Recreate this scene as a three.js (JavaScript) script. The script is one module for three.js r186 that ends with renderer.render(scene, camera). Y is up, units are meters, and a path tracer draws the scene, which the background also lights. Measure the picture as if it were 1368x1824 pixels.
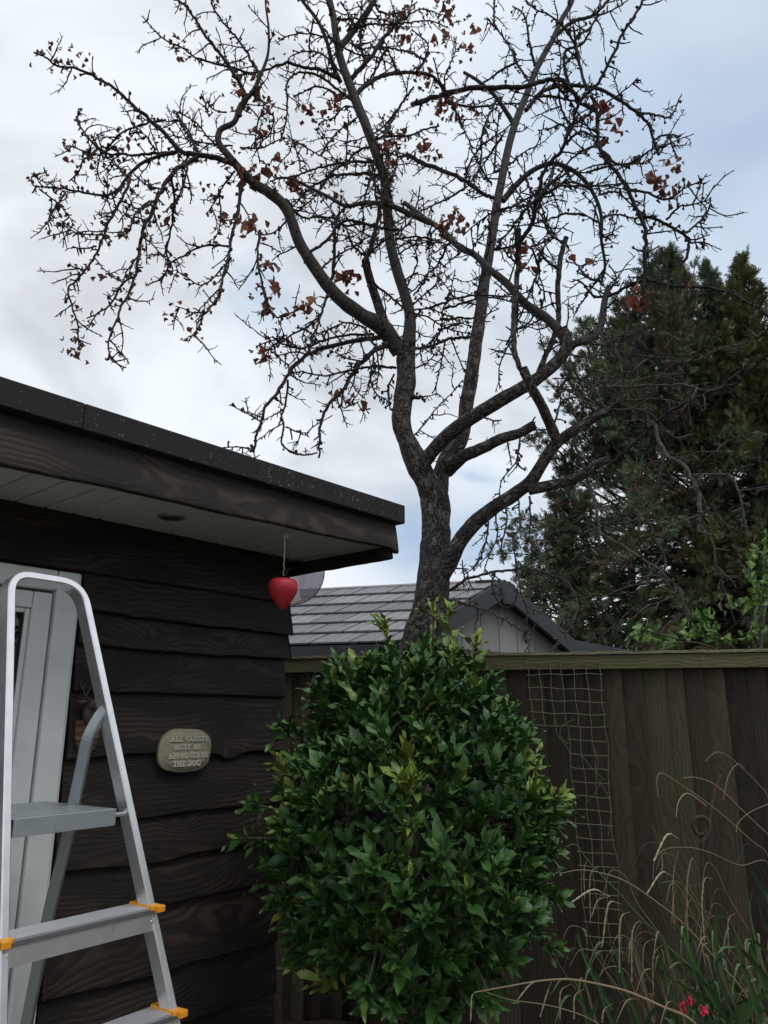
import * as THREE from 'three';
import { ImprovedNoise } from 'three/addons/math/ImprovedNoise.js';
import { mergeGeometries } from 'three/addons/utils/BufferGeometryUtils.js';
import { RoundedBoxGeometry } from 'three/addons/geometries/RoundedBoxGeometry.js';
import { FontLoader } from 'three/addons/loaders/FontLoader.js';
import { TextGeometry } from 'three/addons/geometries/TextGeometry.js';

// ---------------------------------------------------------------- camera, sky, sun, exposure
const scene = new THREE.Scene();
const EYE = 1.55, FOCAL = 1370, PITCH = 15.2 * Math.PI / 180;      // focal length in photograph pixels (1368 x 1824)
const camera = new THREE.PerspectiveCamera(2 * Math.atan(912 / FOCAL) * 180 / Math.PI, 0.75, 0.05, 600);
camera.position.set(0, EYE, 0);
camera.rotation.x = PITCH;
scene.add(camera);
const renderer = new THREE.WebGLRenderer({ antialias: true });
renderer.toneMapping = THREE.LinearToneMapping;
renderer.toneMappingExposure = 1.0;
renderer.shadowMap.enabled = true;

const noise = new ImprovedNoise();
const N = (x, y = 0, z = 0) => noise.noise(x, y, z);
function fbm(x, y, z, oct = 4, gain = 0.5) {
  let s = 0, a = 1, f = 1, t = 0;
  for (let i = 0; i < oct; i++) { s += a * N(x * f + i * 17.3, y * f + i * 9.1, z * f + i * 5.7); t += a; a *= gain; f *= 2.03; }
  return s / t;
}
const smooth = (a, b, x) => { const t = Math.min(1, Math.max(0, (x - a) / (b - a))); return t * t * (3 - 2 * t); };
const mix = (a, b, t) => a + (b - a) * t;
function rng(seed) { let a = seed >>> 0; return () => { a = (a + 0x6D2B79F5) >>> 0; let t = Math.imul(a ^ (a >>> 15), 1 | a); t = (t + Math.imul(t ^ (t >>> 7), 61 | t)) ^ t; return ((t ^ (t >>> 14)) >>> 0) / 4294967296; }; }
const V = (x, y, z) => new THREE.Vector3(x, y, z);

// a direction and a point of the world from a place in the photograph (points get their own real distance)
function ray(px, py) {
  const a = (px - 684) / FOCAL, b = (912 - py) / FOCAL;
  return V(a, b * Math.cos(PITCH) + Math.sin(PITCH), b * Math.sin(PITCH) - Math.cos(PITCH));
}
function at(px, py, depth) { const d = ray(px, py); return d.multiplyScalar(depth / -d.z).add(V(0, EYE, 0)); }
const metres = (px, py, depth) => depth / -ray(px, py).z / FOCAL;  // size of one photograph pixel there

// sky: thin bright overcast with a few blue gaps
{
  const W = 1536, H = 768, data = new Float32Array(W * H * 4);
  const spot = (px, py, r, k) => { const d = ray(px, py).normalize(); return [d.x, d.y, d.z, r, k]; };
  const gaps = [spot(452, 515, 0.05, 0.45), spot(505, 580, 0.07, 0.22), spot(735, 950, 0.06, 0.75), spot(905, 945, 0.05, 0.55), spot(1250, 60, 0.30, 0.26), spot(1340, 280, 0.22, 0.24),
    spot(1010, 150, 0.12, 0.15), spot(60, 260, 0.16, -0.28), spot(640, 760, 0.3, -0.14), spot(90, 520, 0.2, -0.14)];
  for (let j = 0; j < H; j++) for (let i = 0; i < W; i++) {
    const th = ((i + 0.5) / W - 0.5) * 2 * Math.PI, la = ((j + 0.5) / H - 0.5) * Math.PI;
    const x = Math.cos(la) * Math.cos(th), y = Math.sin(la), z = Math.cos(la) * Math.sin(th), q = (j * W + i) * 4;
    const yy = Math.max(y, 0) + 0.22, u = x / yy, v = z / yy;
    const wx = 0.25 * N(u * 1.1, v * 1.1, 4), wz = 0.25 * N(u * 1.1 + 7, v * 1.1, 9), big = fbm((u + wx) * 1.25 + 3.1, (v + wz) * 1.25, 1.5, 5), fine = fbm((u + wx) * 3.4, (v + wz) * 3.4 + 4, 7.2, 6, 0.55);
    let open = 0.22 + 0.55 * fbm((u + wx) * 0.9 + 9, (v + wz) * 0.9 + 2, 3.3, 5) + 0.18 * fine;
    for (const g of gaps) { const c = x * g[0] + y * g[1] + z * g[2]; if (c > 0) { const dd = Math.acos(Math.min(1, c)) * (1 + 0.9 * fine + 0.5 * big); open += g[4] * Math.exp(-dd * dd / (g[3] * g[3])); } }
    open = Math.min(1, Math.max(0, open));
    const thick = 0.48 + 1.1 * big + 0.85 * fine;                   // thicker cloud is greyer
    const lum = mix(1.0, 0.63, smooth(0.05, 1.05, thick));
    const cloud = [lum * 0.925, lum * 0.985, lum * 1.045], blue = [0.30, 0.46, 0.70];
    const o = smooth(0.0, 1.25, open);
    for (let k = 0; k < 3; k++) data[q + k] = y < -0.02 ? [0.10, 0.10, 0.09][k] : mix(cloud[k], blue[k], o);
    data[q + 3] = 1;
  }
  const sky = new THREE.DataTexture(data, W, H, THREE.RGBAFormat, THREE.FloatType);
  sky.mapping = THREE.EquirectangularReflectionMapping; sky.magFilter = THREE.LinearFilter; sky.needsUpdate = true;
  scene.background = sky; scene.environment = sky;
}
const sun = new THREE.DirectionalLight(new THREE.Color(1, 0.96, 0.9), 1.1);
sun.position.set(5.5, 13, 2.5); sun.target.position.set(0.5, 1, -3.5);
sun.castShadow = true; sun.shadow.radius = 45; sun.shadow.mapSize.set(2048, 2048);
Object.assign(sun.shadow.camera, { left: -9, right: 9, top: 9, bottom: -9, near: 0.5, far: 40 });
scene.add(sun, sun.target);

// ---------------------------------------------------------------- helpers
const taken = {};
function numbered(name) { const n = taken[name] = (taken[name] ?? -1) + 1; return n ? `${name}_${String(n).padStart(3, '0')}` : name; }
function shade(o) { o.castShadow = o.receiveShadow = true; return o; }
function thing(name, label, category, base, group, turn = 0) {
  const o = new THREE.Group(); o.name = numbered(name); o.position.copy(base); o.rotation.y = turn;
  o.userData = { label, category }; if (group) o.userData.group = group;
  scene.add(o); return o;
}
function mesh(name, geo, mat, parent, kind) { const m = shade(new THREE.Mesh(geo, mat)); m.name = name; if (kind) m.userData.kind = kind; (parent ?? scene).add(m); return m; }
// geometry given in world coordinates becomes a part of a thing (or of one of its parts) that stands at its base
function part(name, geo, mat, t, root = t, kind) { geo.translate(-root.position.x, -root.position.y, -root.position.z); return mesh(name, geo, mat, t, kind); }
function structure(name, geo, mat, label) { const m = mesh(numbered(name), geo, mat); m.userData = { kind: 'structure', label }; return m; }
function rgb(r, g, b) { return new THREE.Color().setRGB(r, g, b); }
function std(color, roughness, extra = {}) { return new THREE.MeshStandardMaterial({ color, roughness, side: THREE.DoubleSide, ...extra }); }
function box(x0, x1, y0, y1, z0, z1, r = 0) {
  const g = r ? new RoundedBoxGeometry(x1 - x0, y1 - y0, z1 - z0, 2, r) : new THREE.BoxGeometry(x1 - x0, y1 - y0, z1 - z0);
  g.translate((x0 + x1) / 2, (y0 + y1) / 2, (z0 + z1) / 2); return metricUv(g);
}
// uv in metres by the face's main axis
function metricUv(g, ox = 0, oy = 0) {
  const p = g.attributes.position, n = g.attributes.normal, uv = new Float32Array(p.count * 2);
  for (let i = 0; i < p.count; i++) {
    const ax = Math.abs(n.getX(i)), ay = Math.abs(n.getY(i)), az = Math.abs(n.getZ(i));
    const [a, b] = az >= ax && az >= ay ? [p.getX(i), p.getY(i)] : ay >= ax ? [p.getX(i), p.getZ(i)] : [p.getZ(i), p.getY(i)];
    uv[2 * i] = a + ox; uv[2 * i + 1] = b + oy;
  }
  g.setAttribute('uv', new THREE.BufferAttribute(uv, 2)); return g;
}
function geom(pos, idx, uv, col) {
  const g = new THREE.BufferGeometry();
  g.setAttribute('position', new THREE.Float32BufferAttribute(pos, 3));
  if (uv) g.setAttribute('uv', new THREE.Float32BufferAttribute(uv, 2));
  if (col) g.setAttribute('color', new THREE.Float32BufferAttribute(col, 3));
  if (idx) g.setIndex(idx);
  g.computeVertexNormals(); return g;
}
// round bar of changing radius along points; uv in metres; rough = bumps of the surface in parts of the radius
function sweep(pts, radii, sides = 8, { rough = 0, freq = 9, seed = 0, closed = true } = {}) {
  const pos = [], uv = [], idx = [], n = pts.length; let len = 0;
  let nrm = null; const t = V(0, 0, 0), b = V(0, 0, 0), prev = V(0, 0, 0);
  for (let i = 0; i < n; i++) {
    t.copy(pts[Math.min(i + 1, n - 1)]).sub(pts[Math.max(i - 1, 0)]).normalize();
    if (!nrm) { nrm = Math.abs(t.y) < 0.9 ? V(0, 1, 0).cross(t).normalize() : V(1, 0, 0).cross(t).normalize(); }
    else nrm.addScaledVector(t, -nrm.dot(t)).normalize();
    b.copy(t).cross(nrm);
    if (i) len += pts[i].distanceTo(prev); prev.copy(pts[i]);
    const r = typeof radii === 'number' ? radii : radii[i];
    for (let k = 0; k <= sides; k++) {
      const a = (k % sides) / sides * 2 * Math.PI, c = Math.cos(a), s = Math.sin(a);
      let rr = r;
      const dx = nrm.x * c + b.x * s, dy = nrm.y * c + b.y * s, dz = nrm.z * c + b.z * s;
      if (rough) rr *= 1 + rough * fbm((pts[i].x + dx * r) * freq + seed, (pts[i].y + dy * r) * freq * 0.55, (pts[i].z + dz * r) * freq, 3, 0.6);
      pos.push(pts[i].x + dx * rr, pts[i].y + dy * rr, pts[i].z + dz * rr);
      uv.push(k / sides * 2 * Math.PI * Math.max(r, 0.004) + seed * 0.13, len + seed * 0.37);
    }
  }
  const m = sides + 1;
  for (let i = 0; i < n - 1; i++) for (let k = 0; k < sides; k++) { const a = i * m + k; idx.push(a, a + m, a + 1, a + 1, a + m, a + m + 1); }
  if (closed) for (const [i, flip] of [[0, 1], [n - 1, 0]]) {
    const c = pos.length / 3; pos.push(pts[i].x, pts[i].y, pts[i].z); uv.push(0, i ? len : 0);
    for (let k = 0; k < sides; k++) { const a = i * m + k, d = a + 1; idx.push(...(flip ? [c, d, a] : [c, a, d])); }
  }
  return geom(pos, idx, uv);
}
function spline(pts, step) {                                       // even points along a smooth curve; returns points and their parameter 0..1
  const c = new THREE.CatmullRomCurve3(pts, false, 'centripetal'), n = Math.max(2, Math.ceil(c.getLength() / step));
  const out = [], u = []; for (let i = 0; i <= n; i++) { out.push(c.getPoint(i / n)); u.push(i / n); }
  return [out, u, c];
}
function texture(w, h, f, srgb) {
  const d = new Uint8Array(w * h * 4);
  for (let j = 0; j < h; j++) for (let i = 0; i < w; i++) {
    const c = f((i + 0.5) / w, (j + 0.5) / h), q = (j * w + i) * 4;
    for (let k = 0; k < 3; k++) d[q + k] = Math.max(0, Math.min(255, (c.length ? c[k] : c) * 255));
    d[q + 3] = 255;
  }
  const t = new THREE.DataTexture(d, w, h); t.magFilter = THREE.LinearFilter; t.minFilter = THREE.LinearMipmapLinearFilter; t.generateMipmaps = true;
  t.wrapS = t.wrapT = THREE.MirroredRepeatWrapping; if (srgb) t.colorSpace = THREE.SRGBColorSpace; t.needsUpdate = true; return t;
}
function scaled(t, rx, ry, ox = 0, oy = 0) { const c = t.clone(); c.repeat.set(rx, ry); c.offset.set(ox, oy); c.needsUpdate = true; return c; }

// ---------------------------------------------------------------- procedural surfaces
// sawn softwood, 1.6 m x 0.4 m: growth rings cut by the board, knots, fibres
const knots = [[0.22, 0.31, 0.035], [0.71, 0.22, 0.03], [0.55, 0.74, 0.04], [0.9, 0.66, 0.025], [0.08, 0.8, 0.03]];
function woodRing(u, v) {
  let x = u * 1.6, y = v * 0.4;
  let pull = 0;
  for (const [ku, kv, kr] of knots) { const dx = (x - ku * 1.6) * 0.32, dy = y - kv * 0.4, d = Math.sqrt(dx * dx + dy * dy); pull += 0.03 * Math.exp(-d * d / (kr * kr)) * (1 + 0.2 * N(x * 20, y * 20)); }
  const y0 = 0.2 + 0.11 * N(x * 1.3, 2.2) + 0.02 * N(x * 6, 5.1), z0 = 0.05 + 0.10 * N(x * 2.1, 8.7) + 0.015 * N(x * 9, y * 14, 3);
  const r = Math.sqrt((y - y0) ** 2 + z0 * z0 + 0.0006) + pull + 0.004 * N(x * 14, y * 30, 1);
  return r * 62;
}
const woodValue = (u, v) => {
  const r = woodRing(u, v), f = r - Math.floor(r), saw = smooth(0, 0.75, f) * (1 - smooth(0.86, 1, f));
  const fibre = fbm(u * 30, v * 160, 2, 3), blot = fbm(u * 5, v * 4, 8, 4);
  let k = 0; for (const [ku, kv, kr] of knots) { const dx = (u - ku) * 1.6 * 0.8, dy = (v - kv) * 0.4; k = Math.max(k, smooth(kr * 0.55, kr * 0.25, Math.sqrt(dx * dx + dy * dy))); }
  return [saw, fibre, blot, k];
};
const stainMap = texture(1024, 512, (u, v) => { const [s, f, b, k] = woodValue(u, v); const x = (0.26 + 1.5 * (1 - s) * smooth(-0.2, 0.5, b) + 0.16 * f + 0.2 * b) * (1 - 0.6 * k); return [x * 1.0, x * 0.95, x * 0.90]; });
const woodBump = texture(1024, 512, (u, v) => { const [s, f, b, k] = woodValue(u, v); return 0.5 + 0.3 * (1 - s) - 0.15 + 0.22 * f - 0.08 * k + 0.1 * b; });
const fenceMap = texture(1024, 512, (u, v) => { const [s, f, b, k] = woodValue(u, v); const g = smooth(-0.25, 0.45, fbm(u * 7 + 4, v * 9, 3, 4)), x = (0.52 + 0.16 * (1 - s) + 0.26 * f + 0.24 * b) * (1 - 0.12 * k); return [x * mix(1.02, 0.80, g), x * mix(0.93, 0.98, g), x * mix(0.80, 0.62, g)]; });
for (const t of [stainMap, woodBump, fenceMap]) t.repeat.set(1 / 1.6, 1 / 0.4);
function stained(i, color, rough = 0.78) {
  const o = [i * 0.377, i * 0.61], m = std(color, rough, { map: scaled(stainMap, 1 / 1.6, 1 / 0.4, ...o), bumpMap: scaled(woodBump, 1 / 1.6, 1 / 0.4, ...o), bumpScale: 0.003 }); return m;
}
const blackWood = [0, 1, 2, 3].map((i) => stained(i, rgb(0.039 - 0.009 * (i % 2), 0.028 - 0.006 * (i % 2), 0.023 - 0.005 * (i % 2))));
const barkTrunkMap = texture(512, 512, (u, v) => {
  const w = 0.12 * fbm(u * 6, v * 5, 1, 3), f = Math.abs(fbm((u + w) * 16, v * 5, 4, 4)), plate = fbm(u * 7, v * 6, 9, 4), crack = smooth(0.0, 0.13, f), grey = smooth(0.05, 0.4, plate);
  const x = (0.16 + 0.5 * crack) * (0.85 + 0.6 * fbm(u * 40, v * 40, 2, 3)) + 0.75 * grey * crack; return [x, x * mix(0.9, 0.97, grey), x * mix(0.82, 0.94, grey)];
});
const barkTrunkBump = texture(512, 512, (u, v) => { const w = 0.12 * fbm(u * 6, v * 5, 1, 3), f = Math.abs(fbm((u + w) * 16, v * 5, 4, 4)); return 0.15 + 0.6 * smooth(0, 0.16, f) + 0.2 * fbm(u * 30, v * 26, 6, 3); });
const barkLimbMap = texture(512, 512, (u, v) => {
  const line = smooth(0.28, 0.5, fbm(u * 9, v * 46, 2, 2)), band = fbm(u * 3, v * 14, 6, 3), lich = smooth(0.22, 0.42, fbm(u * 9, v * 9, 12, 4));
  const x = 0.36 + 0.4 * band + 0.6 * line + 0.14 * fbm(u * 30, v * 40, 3, 3); return [mix(x, 0.75, lich * 0.4), mix(x * 0.95, 0.76, lich * 0.4), mix(x * 0.9, 0.66, lich * 0.4)];
});
const barkLimbBump = texture(512, 512, (u, v) => 0.4 + 0.4 * smooth(0.25, 0.5, fbm(u * 9, v * 46, 2, 2)) + 0.25 * fbm(u * 12, v * 20, 6, 4));
const bark = (map, bump, c, h, s) => std(c, 0.9, { map: scaled(map, s, s), bumpMap: scaled(bump, s, s), bumpScale: h });
const trunkBark = bark(barkTrunkMap, barkTrunkBump, rgb(0.15, 0.142, 0.138), 0.022, 2.4);
const limbBark = bark(barkLimbMap, barkLimbBump, rgb(0.115, 0.111, 0.11), 0.006, 4);
const twigBark = bark(barkLimbMap, barkLimbBump, rgb(0.052, 0.045, 0.044), 0.002, 5);
const lichenBark = bark(barkLimbMap, barkLimbBump, rgb(0.17, 0.16, 0.135), 0.003, 5);
// ---------------------------------------------------------------- ground
const soilMap = texture(512, 512, (u, v) => { const a = fbm(u * 8, v * 8, 1, 5), b = fbm(u * 50, v * 50, 3, 3), x = 0.55 + 0.4 * a + 0.35 * b; return [x, x * 0.86, x * 0.7]; });
{
  const g = new THREE.PlaneGeometry(400, 400, 1, 1); g.rotateX(-Math.PI / 2); metricUv(g);
  structure('ground', g, std(rgb(0.14, 0.14, 0.10), 0.95, { map: scaled(soilMap, 0.5, 0.5), bumpMap: scaled(soilMap, 0.5, 0.5), bumpScale: 0.03 }), 'level garden ground running under the fence and sheds');
  const pg = new THREE.PlaneGeometry(7.2, 10); pg.rotateX(-Math.PI / 2); pg.translate(0.9, 0.004, 2.75); metricUv(pg);
  structure('patio', pg, std(rgb(0.26, 0.255, 0.235), 0.9, { map: scaled(soilMap, 0.8, 0.8), bumpMap: scaled(soilMap, 0.8, 0.8), bumpScale: 0.004 }), 'pale concrete patio in front of the shed and bed');
  // raised bed in the corner between shed and fence: a lumpy sheet of soil with vertical sides
  const soil = std(rgb(0.11, 0.085, 0.06), 0.95, { map: scaled(soilMap, 2.2, 2.2), bumpMap: scaled(soilMap, 2.2, 2.2), bumpScale: 0.03 });
  const nx = 90, nz = 50, pos = [], idx = [], uv = [];
  for (let j = 0; j <= nz; j++) for (let i = 0; i <= nx; i++) {
    const f = j / nz, s = i / nx, x0 = mix(0.0, -0.62, smooth(0, 0.55, f)), x = mix(x0, 3.4, s), z = mix(-2.28, mix(-4.27, -3.58, (x + 0.6) / 4), f);
    const edge = i === 0 || j === 0 || i === nx || j === nz;
    pos.push(x, edge ? 0.0 : mix(0.41, 0.12, Math.max(smooth(-0.3, 0.0, x), Math.min(1, Math.max(0, (-z - 3.42) / 0.9)))) + 0.03 * fbm(x * 3, z * 3, 2, 4) + 0.012 * N(x * 30, z * 30), z); uv.push(x, z);
  }
  for (let j = 0; j < nz; j++) for (let i = 0; i < nx; i++) { const a = j * (nx + 1) + i; idx.push(a, a + 1, a + nx + 1, a + 1, a + nx + 2, a + nx + 1); }
  structure('raised_soil_bed', geom(pos, idx, uv), soil, 'brown bare soil of the raised bed beside the shed corner');
}

// ---------------------------------------------------------------- black shed
const SHED = at(500, 1236, 3.3), SHED_TURN = 49 * Math.PI / 180;   // corner of the shed; its front runs 41 degrees off the view
SHED.y = 0;
const shed = thing('garden_shed', 'black shed clad in wavy edged boards, white door and flat overhanging roof', 'shed', SHED, null, SHED_TURN);
const sx = V(Math.cos(SHED_TURN), 0, -Math.sin(SHED_TURN)), sz = V(Math.sin(SHED_TURN), 0, Math.cos(SHED_TURN));
function onFront(px, py, z = 0.02) {                                // place on the shed's front, in the shed's own axes
  const d = ray(px, py), o = V(0, EYE, 0).sub(SHED), t = (z - o.dot(sz)) / d.dot(sz), p = o.addScaledVector(d, t);
  return V(p.dot(sx), p.y, z);
}
const shedWorld = (x, y, z) => SHED.clone().addScaledVector(sx, x).addScaledVector(sz, z).setY(y);
const LEFT = -4.2, DEPTH = 1.0, SOFFIT = 2.238;
const darkBack = std(rgb(0.03, 0.027, 0.025), 0.9);
mesh('wall', box(LEFT, -1.93, 0, SOFFIT + 0.05, -0.08, 0), darkBack, shed).name = 'wall';
mesh('wall', box(-1.93, -0.935, 2.035, SOFFIT + 0.05, -0.08, 0), darkBack, shed);
mesh('wall', box(-0.935, -0.012, 0, SOFFIT + 0.05, -0.08, 0), darkBack, shed);
mesh('wall', box(-0.092, -0.012, 0, SOFFIT + 0.05, -DEPTH, -0.081), darkBack, shed);
mesh('wall', box(LEFT, -0.093, 0, SOFFIT + 0.05, -DEPTH, -DEPTH + 0.08), darkBack, shed);
mesh('floor', box(LEFT, -0.093, 0.01, 0.06, -DEPTH + 0.08, -0.081), darkBack, shed);
// waney boards: a section lofted along the board, wavy lower edge, bottom standing proud of the board below
function waneyBoard(x0, x1, top, bottomAt, seed, { n = 70, z0 = 0.006, thick = 0.032, bark = 0 } = {}) {
  const pos = [], idx = [], uv = [], rows = 9;
  for (let i = 0; i <= n; i++) {
    const x = mix(x0, x1, i / n), yb = bottomAt(x), sec = [];
    for (let k = 0; k <= 6; k++) { const f = k / 6, y = mix(top, yb, f); sec.push([y, z0 + thick * (0.12 + 0.88 * f) + 0.0025 * fbm(x * 6 + seed * 3, y * 9, seed, 3) + bark * smooth(0.72, 1, f) * (0.006 + 0.008 * fbm(x * 30, y * 60, seed, 3))]); }
    const zb = sec[6][1]; sec.push([yb - 0.006 - 0.003 * N(x * 22, seed), zb - 0.006]); sec.push([yb - 0.004, z0 - 0.004]); sec.push([top, z0 - 0.004]);
    sec.forEach(([y, z]) => { pos.push(x, y, z); uv.push(x + seed * 0.43, y + seed * 0.171); });
  }
  const m = rows + 1;
  for (let i = 0; i < n; i++) for (let k = 0; k < rows; k++) { const a = i * m + k; idx.push(a, a + 1, a + m, a + 1, a + m + 1, a + m); }
  for (const i of [0, n]) for (let k = 1; k < rows; k++) { const a = i * m; idx.push(...(i ? [a, a + k, a + k + 1] : [a, a + k + 1, a + k])); }
  return geom(pos, idx, uv);
}
const edges = [2.045, 1.912, 1.803, 1.65, 1.437, 1.243, 1.10, 0.95, 0.749, 0.56, 0.37, 0.18, 0.04];
const dips = [[0], [0], [0], [0], [[-0.27, -0.024, 0.05], [-0.70, 0.01, 0.1]], [[-0.6, -0.008, 0.12]], [[-0.54, -0.013, 0.14]], [[-0.2, 0, 0.1]], [[-0.6, -0.011, 0.15]]];
const wavy = [0.004, 0.012, 0.010, 0.003, 0.012, 0.013, 0.016, 0.015, 0.016, 0.014, 0.014, 0.014, 0.004];
edges.forEach((yb, i) => {
  const top = i ? edges[i - 1] + 0.03 : SOFFIT - 0.004, end = [0.012, 0.022, 0.016, 0.0, -0.002, -0.004, -0.006, 0.004, -0.004, 0, 0.003, 0, 0][i];
  const bottom = (x) => yb + wavy[i] * fbm(x * 3.1 + i * 7, i * 3.3, 0, 3) * 1.6 + (dips[i] ?? []).reduce((s, d) => s + (d.length ? d[1] * Math.exp(-(((x - d[0]) / d[2]) ** 2)) : 0), 0);
  const opt = { bark: i === 1 || i === 2 ? 1 : 0, z0: 0.004 };
  if (yb > 2.03) { mesh('board', waneyBoard(LEFT, end, top, bottom, i, { ...opt, n: 120 }), blackWood[i % 4], shed); return; }
  mesh('board', waneyBoard(-0.925, end, top, bottom, i, opt), blackWood[i % 4], shed);
  mesh('board', waneyBoard(LEFT, -1.94, top, bottom, i + 20, opt), blackWood[(i + 1) % 4], shed);
});
for (let i = 0; i < edges.length; i++) {                            // boards on the end wall
  const g = waneyBoard(0.0, DEPTH, i ? edges[i - 1] + 0.03 : SOFFIT - 0.004, (x) => edges[i] + 0.008 * fbm(x * 3 + i * 5, 2, i, 2), i + 40, { n: 16 });
  g.rotateY(Math.PI / 2); g.translate(-0.012, 0, -0.004); mesh('board', g, blackWood[(i + 2) % 4], shed);
}
// soffit, fascia, edge trim and roof sheet
const upvc = std(rgb(0.62, 0.64, 0.62), 0.42);
for (let k = 0; k < 42; k++) { const x1 = 0.118 - k * 0.1; mesh('soffit_board', box(x1 - 0.0925, x1, SOFFIT, SOFFIT + 0.012, 0.004, 0.498, 0.0035), upvc, shed); }
mesh('soffit_backing', box(LEFT, 0.12, SOFFIT + 0.013, SOFFIT + 0.03, -DEPTH, 0.498), upvc, shed);
const fasciaWood = [7, 8].map((i) => stained(i, rgb(0.043, 0.031, 0.024)));
{
  const low = (x) => mix(2.19, 2.226, (x + 1.45) / 1.55) + 0.010 * fbm(x * 2.4 + 3.2, 1, 4, 4) - 0.016 * smooth(0.08, 0.16, x);
  const f = waneyBoard(LEFT, 0.148, 2.345, low, 6, { n: 160, z0: 0.502, thick: 0.022 });
  mesh('fascia_board', f, fasciaWood[0], shed);
  const e = waneyBoard(0, DEPTH + 0.52, 2.345, (x) => 2.192 + 0.006 * N(x * 5, 3), 9, { n: 40, z0: 0, thick: 0.02 });
  e.rotateY(Math.PI / 2); e.translate(0.122, 0, 0.498); mesh('fascia_board', e, fasciaWood[1], shed);
}
const speckMap = texture(1024, 128, (u, v) => {                     // pale lichen dots, thick in two stretches of the trim
  const x = u * 2.0, dense = 0.25 + Math.exp(-(((x - 1.05) / 0.16) ** 2)) + 0.8 * Math.exp(-(((x - 1.42) / 0.2) ** 2)) + 0.5 * Math.exp(-(((x - 0.45) / 0.2) ** 2));
  const p = N(x * 110, v * 27 + 3, 2) + 0.35 * N(x * 230, v * 57, 5), b = 0.055 + 0.02 * fbm(u * 30, v * 4, 3, 4);
  const s = smooth(0.66 - 0.17 * dense, 0.72 - 0.17 * dense, p); return [mix(b, 0.75, s), mix(b * 0.97, 0.75, s), mix(b * 0.98, 0.7, s)];
});
{
  const felt = std(rgb(0.19, 0.188, 0.2), 0.85, { map: speckMap }), joints = [LEFT, -2.6, -1.245, -0.62, 0.02, 0.166];
  for (let k = 0; k + 1 < joints.length; k++) {
    const g = new RoundedBoxGeometry(joints[k + 1] - joints[k] - 0.0008, 0.078, 0.06, 2, 0.004); g.translate((joints[k] + joints[k + 1]) / 2, 2.372, 0.514);
    const p = g.attributes.position, uv = new Float32Array(p.count * 2); for (let i = 0; i < p.count; i++) { uv[2 * i] = (p.getX(i) + 1.6) / 2.0; uv[2 * i + 1] = (p.getY(i) - 2.34 + p.getZ(i) * 0.4) * 4; }
    g.setAttribute('uv', new THREE.BufferAttribute(uv, 2)); mesh('roof_trim', g, felt, shed);
  }
  mesh('roof_trim', box(0.11, 0.165, 2.334, 2.41, -DEPTH - 0.02, 0.483, 0.009), std(rgb(0.024, 0.024, 0.025), 0.85), shed);
  mesh('roof_sheet', box(LEFT, 0.109, 2.346, 2.4, -DEPTH - 0.02, 0.484), std(rgb(0.03, 0.03, 0.032), 0.9), shed);
}
{ // recessed lamp, unlit, in the soffit
  const d = ray(305, 921), t = (SOFFIT - EYE) / d.y, p = V(0, EYE, 0).addScaledVector(d, t).sub(SHED), x = p.dot(sx), z = p.dot(sz);
  const rim = new THREE.TorusGeometry(0.04, 0.007, 8, 28); rim.rotateX(Math.PI / 2); rim.scale(1, 0.6, 1); rim.translate(x, SOFFIT - 0.002, z);
  const dl = mesh('downlight', rim, std(rgb(0.35, 0.36, 0.36), 0.35, { metalness: 0.5 }), shed);
  const lens = new THREE.CylinderGeometry(0.034, 0.034, 0.004, 24); lens.translate(x, SOFFIT - 0.003, z); mesh('lens', lens, std(rgb(0.08, 0.085, 0.085), 0.2), dl);
}
// white plastic door: outer frame, leaf, glass
{
  const white = std(rgb(0.78, 0.82, 0.82), 0.32), grime = texture(256, 512, (u, v) => 0.86 + 0.12 * fbm(u * 6, v * 14, 2, 4) - 0.12 * smooth(0.45, 0.6, fbm(u * 22, v * 30, 7, 3)));
  white.map = scaled(grime, 1, 0.5);
  const door = mesh('door', box(-1.86, -1.79, 0.09, 1.955, -0.022, 0.026, 0.006), white, shed);
  mesh('stile', box(-1.09, -1.027, 0.09, 1.955, -0.022, 0.026, 0.006), white, door);
  mesh('rail', box(-1.789, -1.091, 1.9, 1.955, -0.022, 0.026, 0.006), white, door);
  mesh('rail', box(-1.789, -1.091, 0.09, 0.20, -0.022, 0.026, 0.006), white, door);
  for (const [a, b, c, d] of [[-1.106, -1.0905, 0.2, 1.9], [-1.7895, -1.774, 0.2, 1.9], [-1.773, -1.107, 1.885, 1.8995], [-1.773, -1.107, 0.201, 0.216]]) mesh('glazing_bead', box(a, b, c, d, -0.02, 0.014, 0.004), white, door);
  mesh('gasket', box(-1.110, -1.1065, 0.217, 1.884, -0.006, 0.009), std(rgb(0.02, 0.02, 0.02), 0.6), door);
  const glass = new THREE.MeshPhysicalMaterial({ color: rgb(0.75, 0.8, 0.78), roughness: 0.02, transmission: 1, thickness: 0, ior: 1.5 });
  mesh('pane', box(-1.78, -1.1, 0.21, 1.89, -0.004, 0.0), glass, door);
  const handle = mesh('handle', box(-1.84, -1.81, 0.98, 1.14, 0.027, 0.036, 0.004), std(rgb(0.6, 0.6, 0.6), 0.3, { metalness: 1 }), door); handle.name = 'handle';
  const fr = mesh('door_frame', box(-1.022, -0.945, 0.03, 2.03, -0.05, 0.04, 0.007), white, shed);
  mesh('jamb', box(-1.93, -1.866, 0.03, 2.03, -0.05, 0.04, 0.007), white, fr);
  mesh('head', box(-1.865, -1.023, 1.963, 2.03, -0.05, 0.04, 0.007), white, fr);
  mesh('sill', box(-1.865, -1.023, 0.03, 0.083, -0.05, 0.05, 0.006), white, fr);
  mesh('outer_bead', box(-0.9445, -0.936, 0.03, 2.03, -0.05, 0.028, 0.003), white, fr);
}

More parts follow.
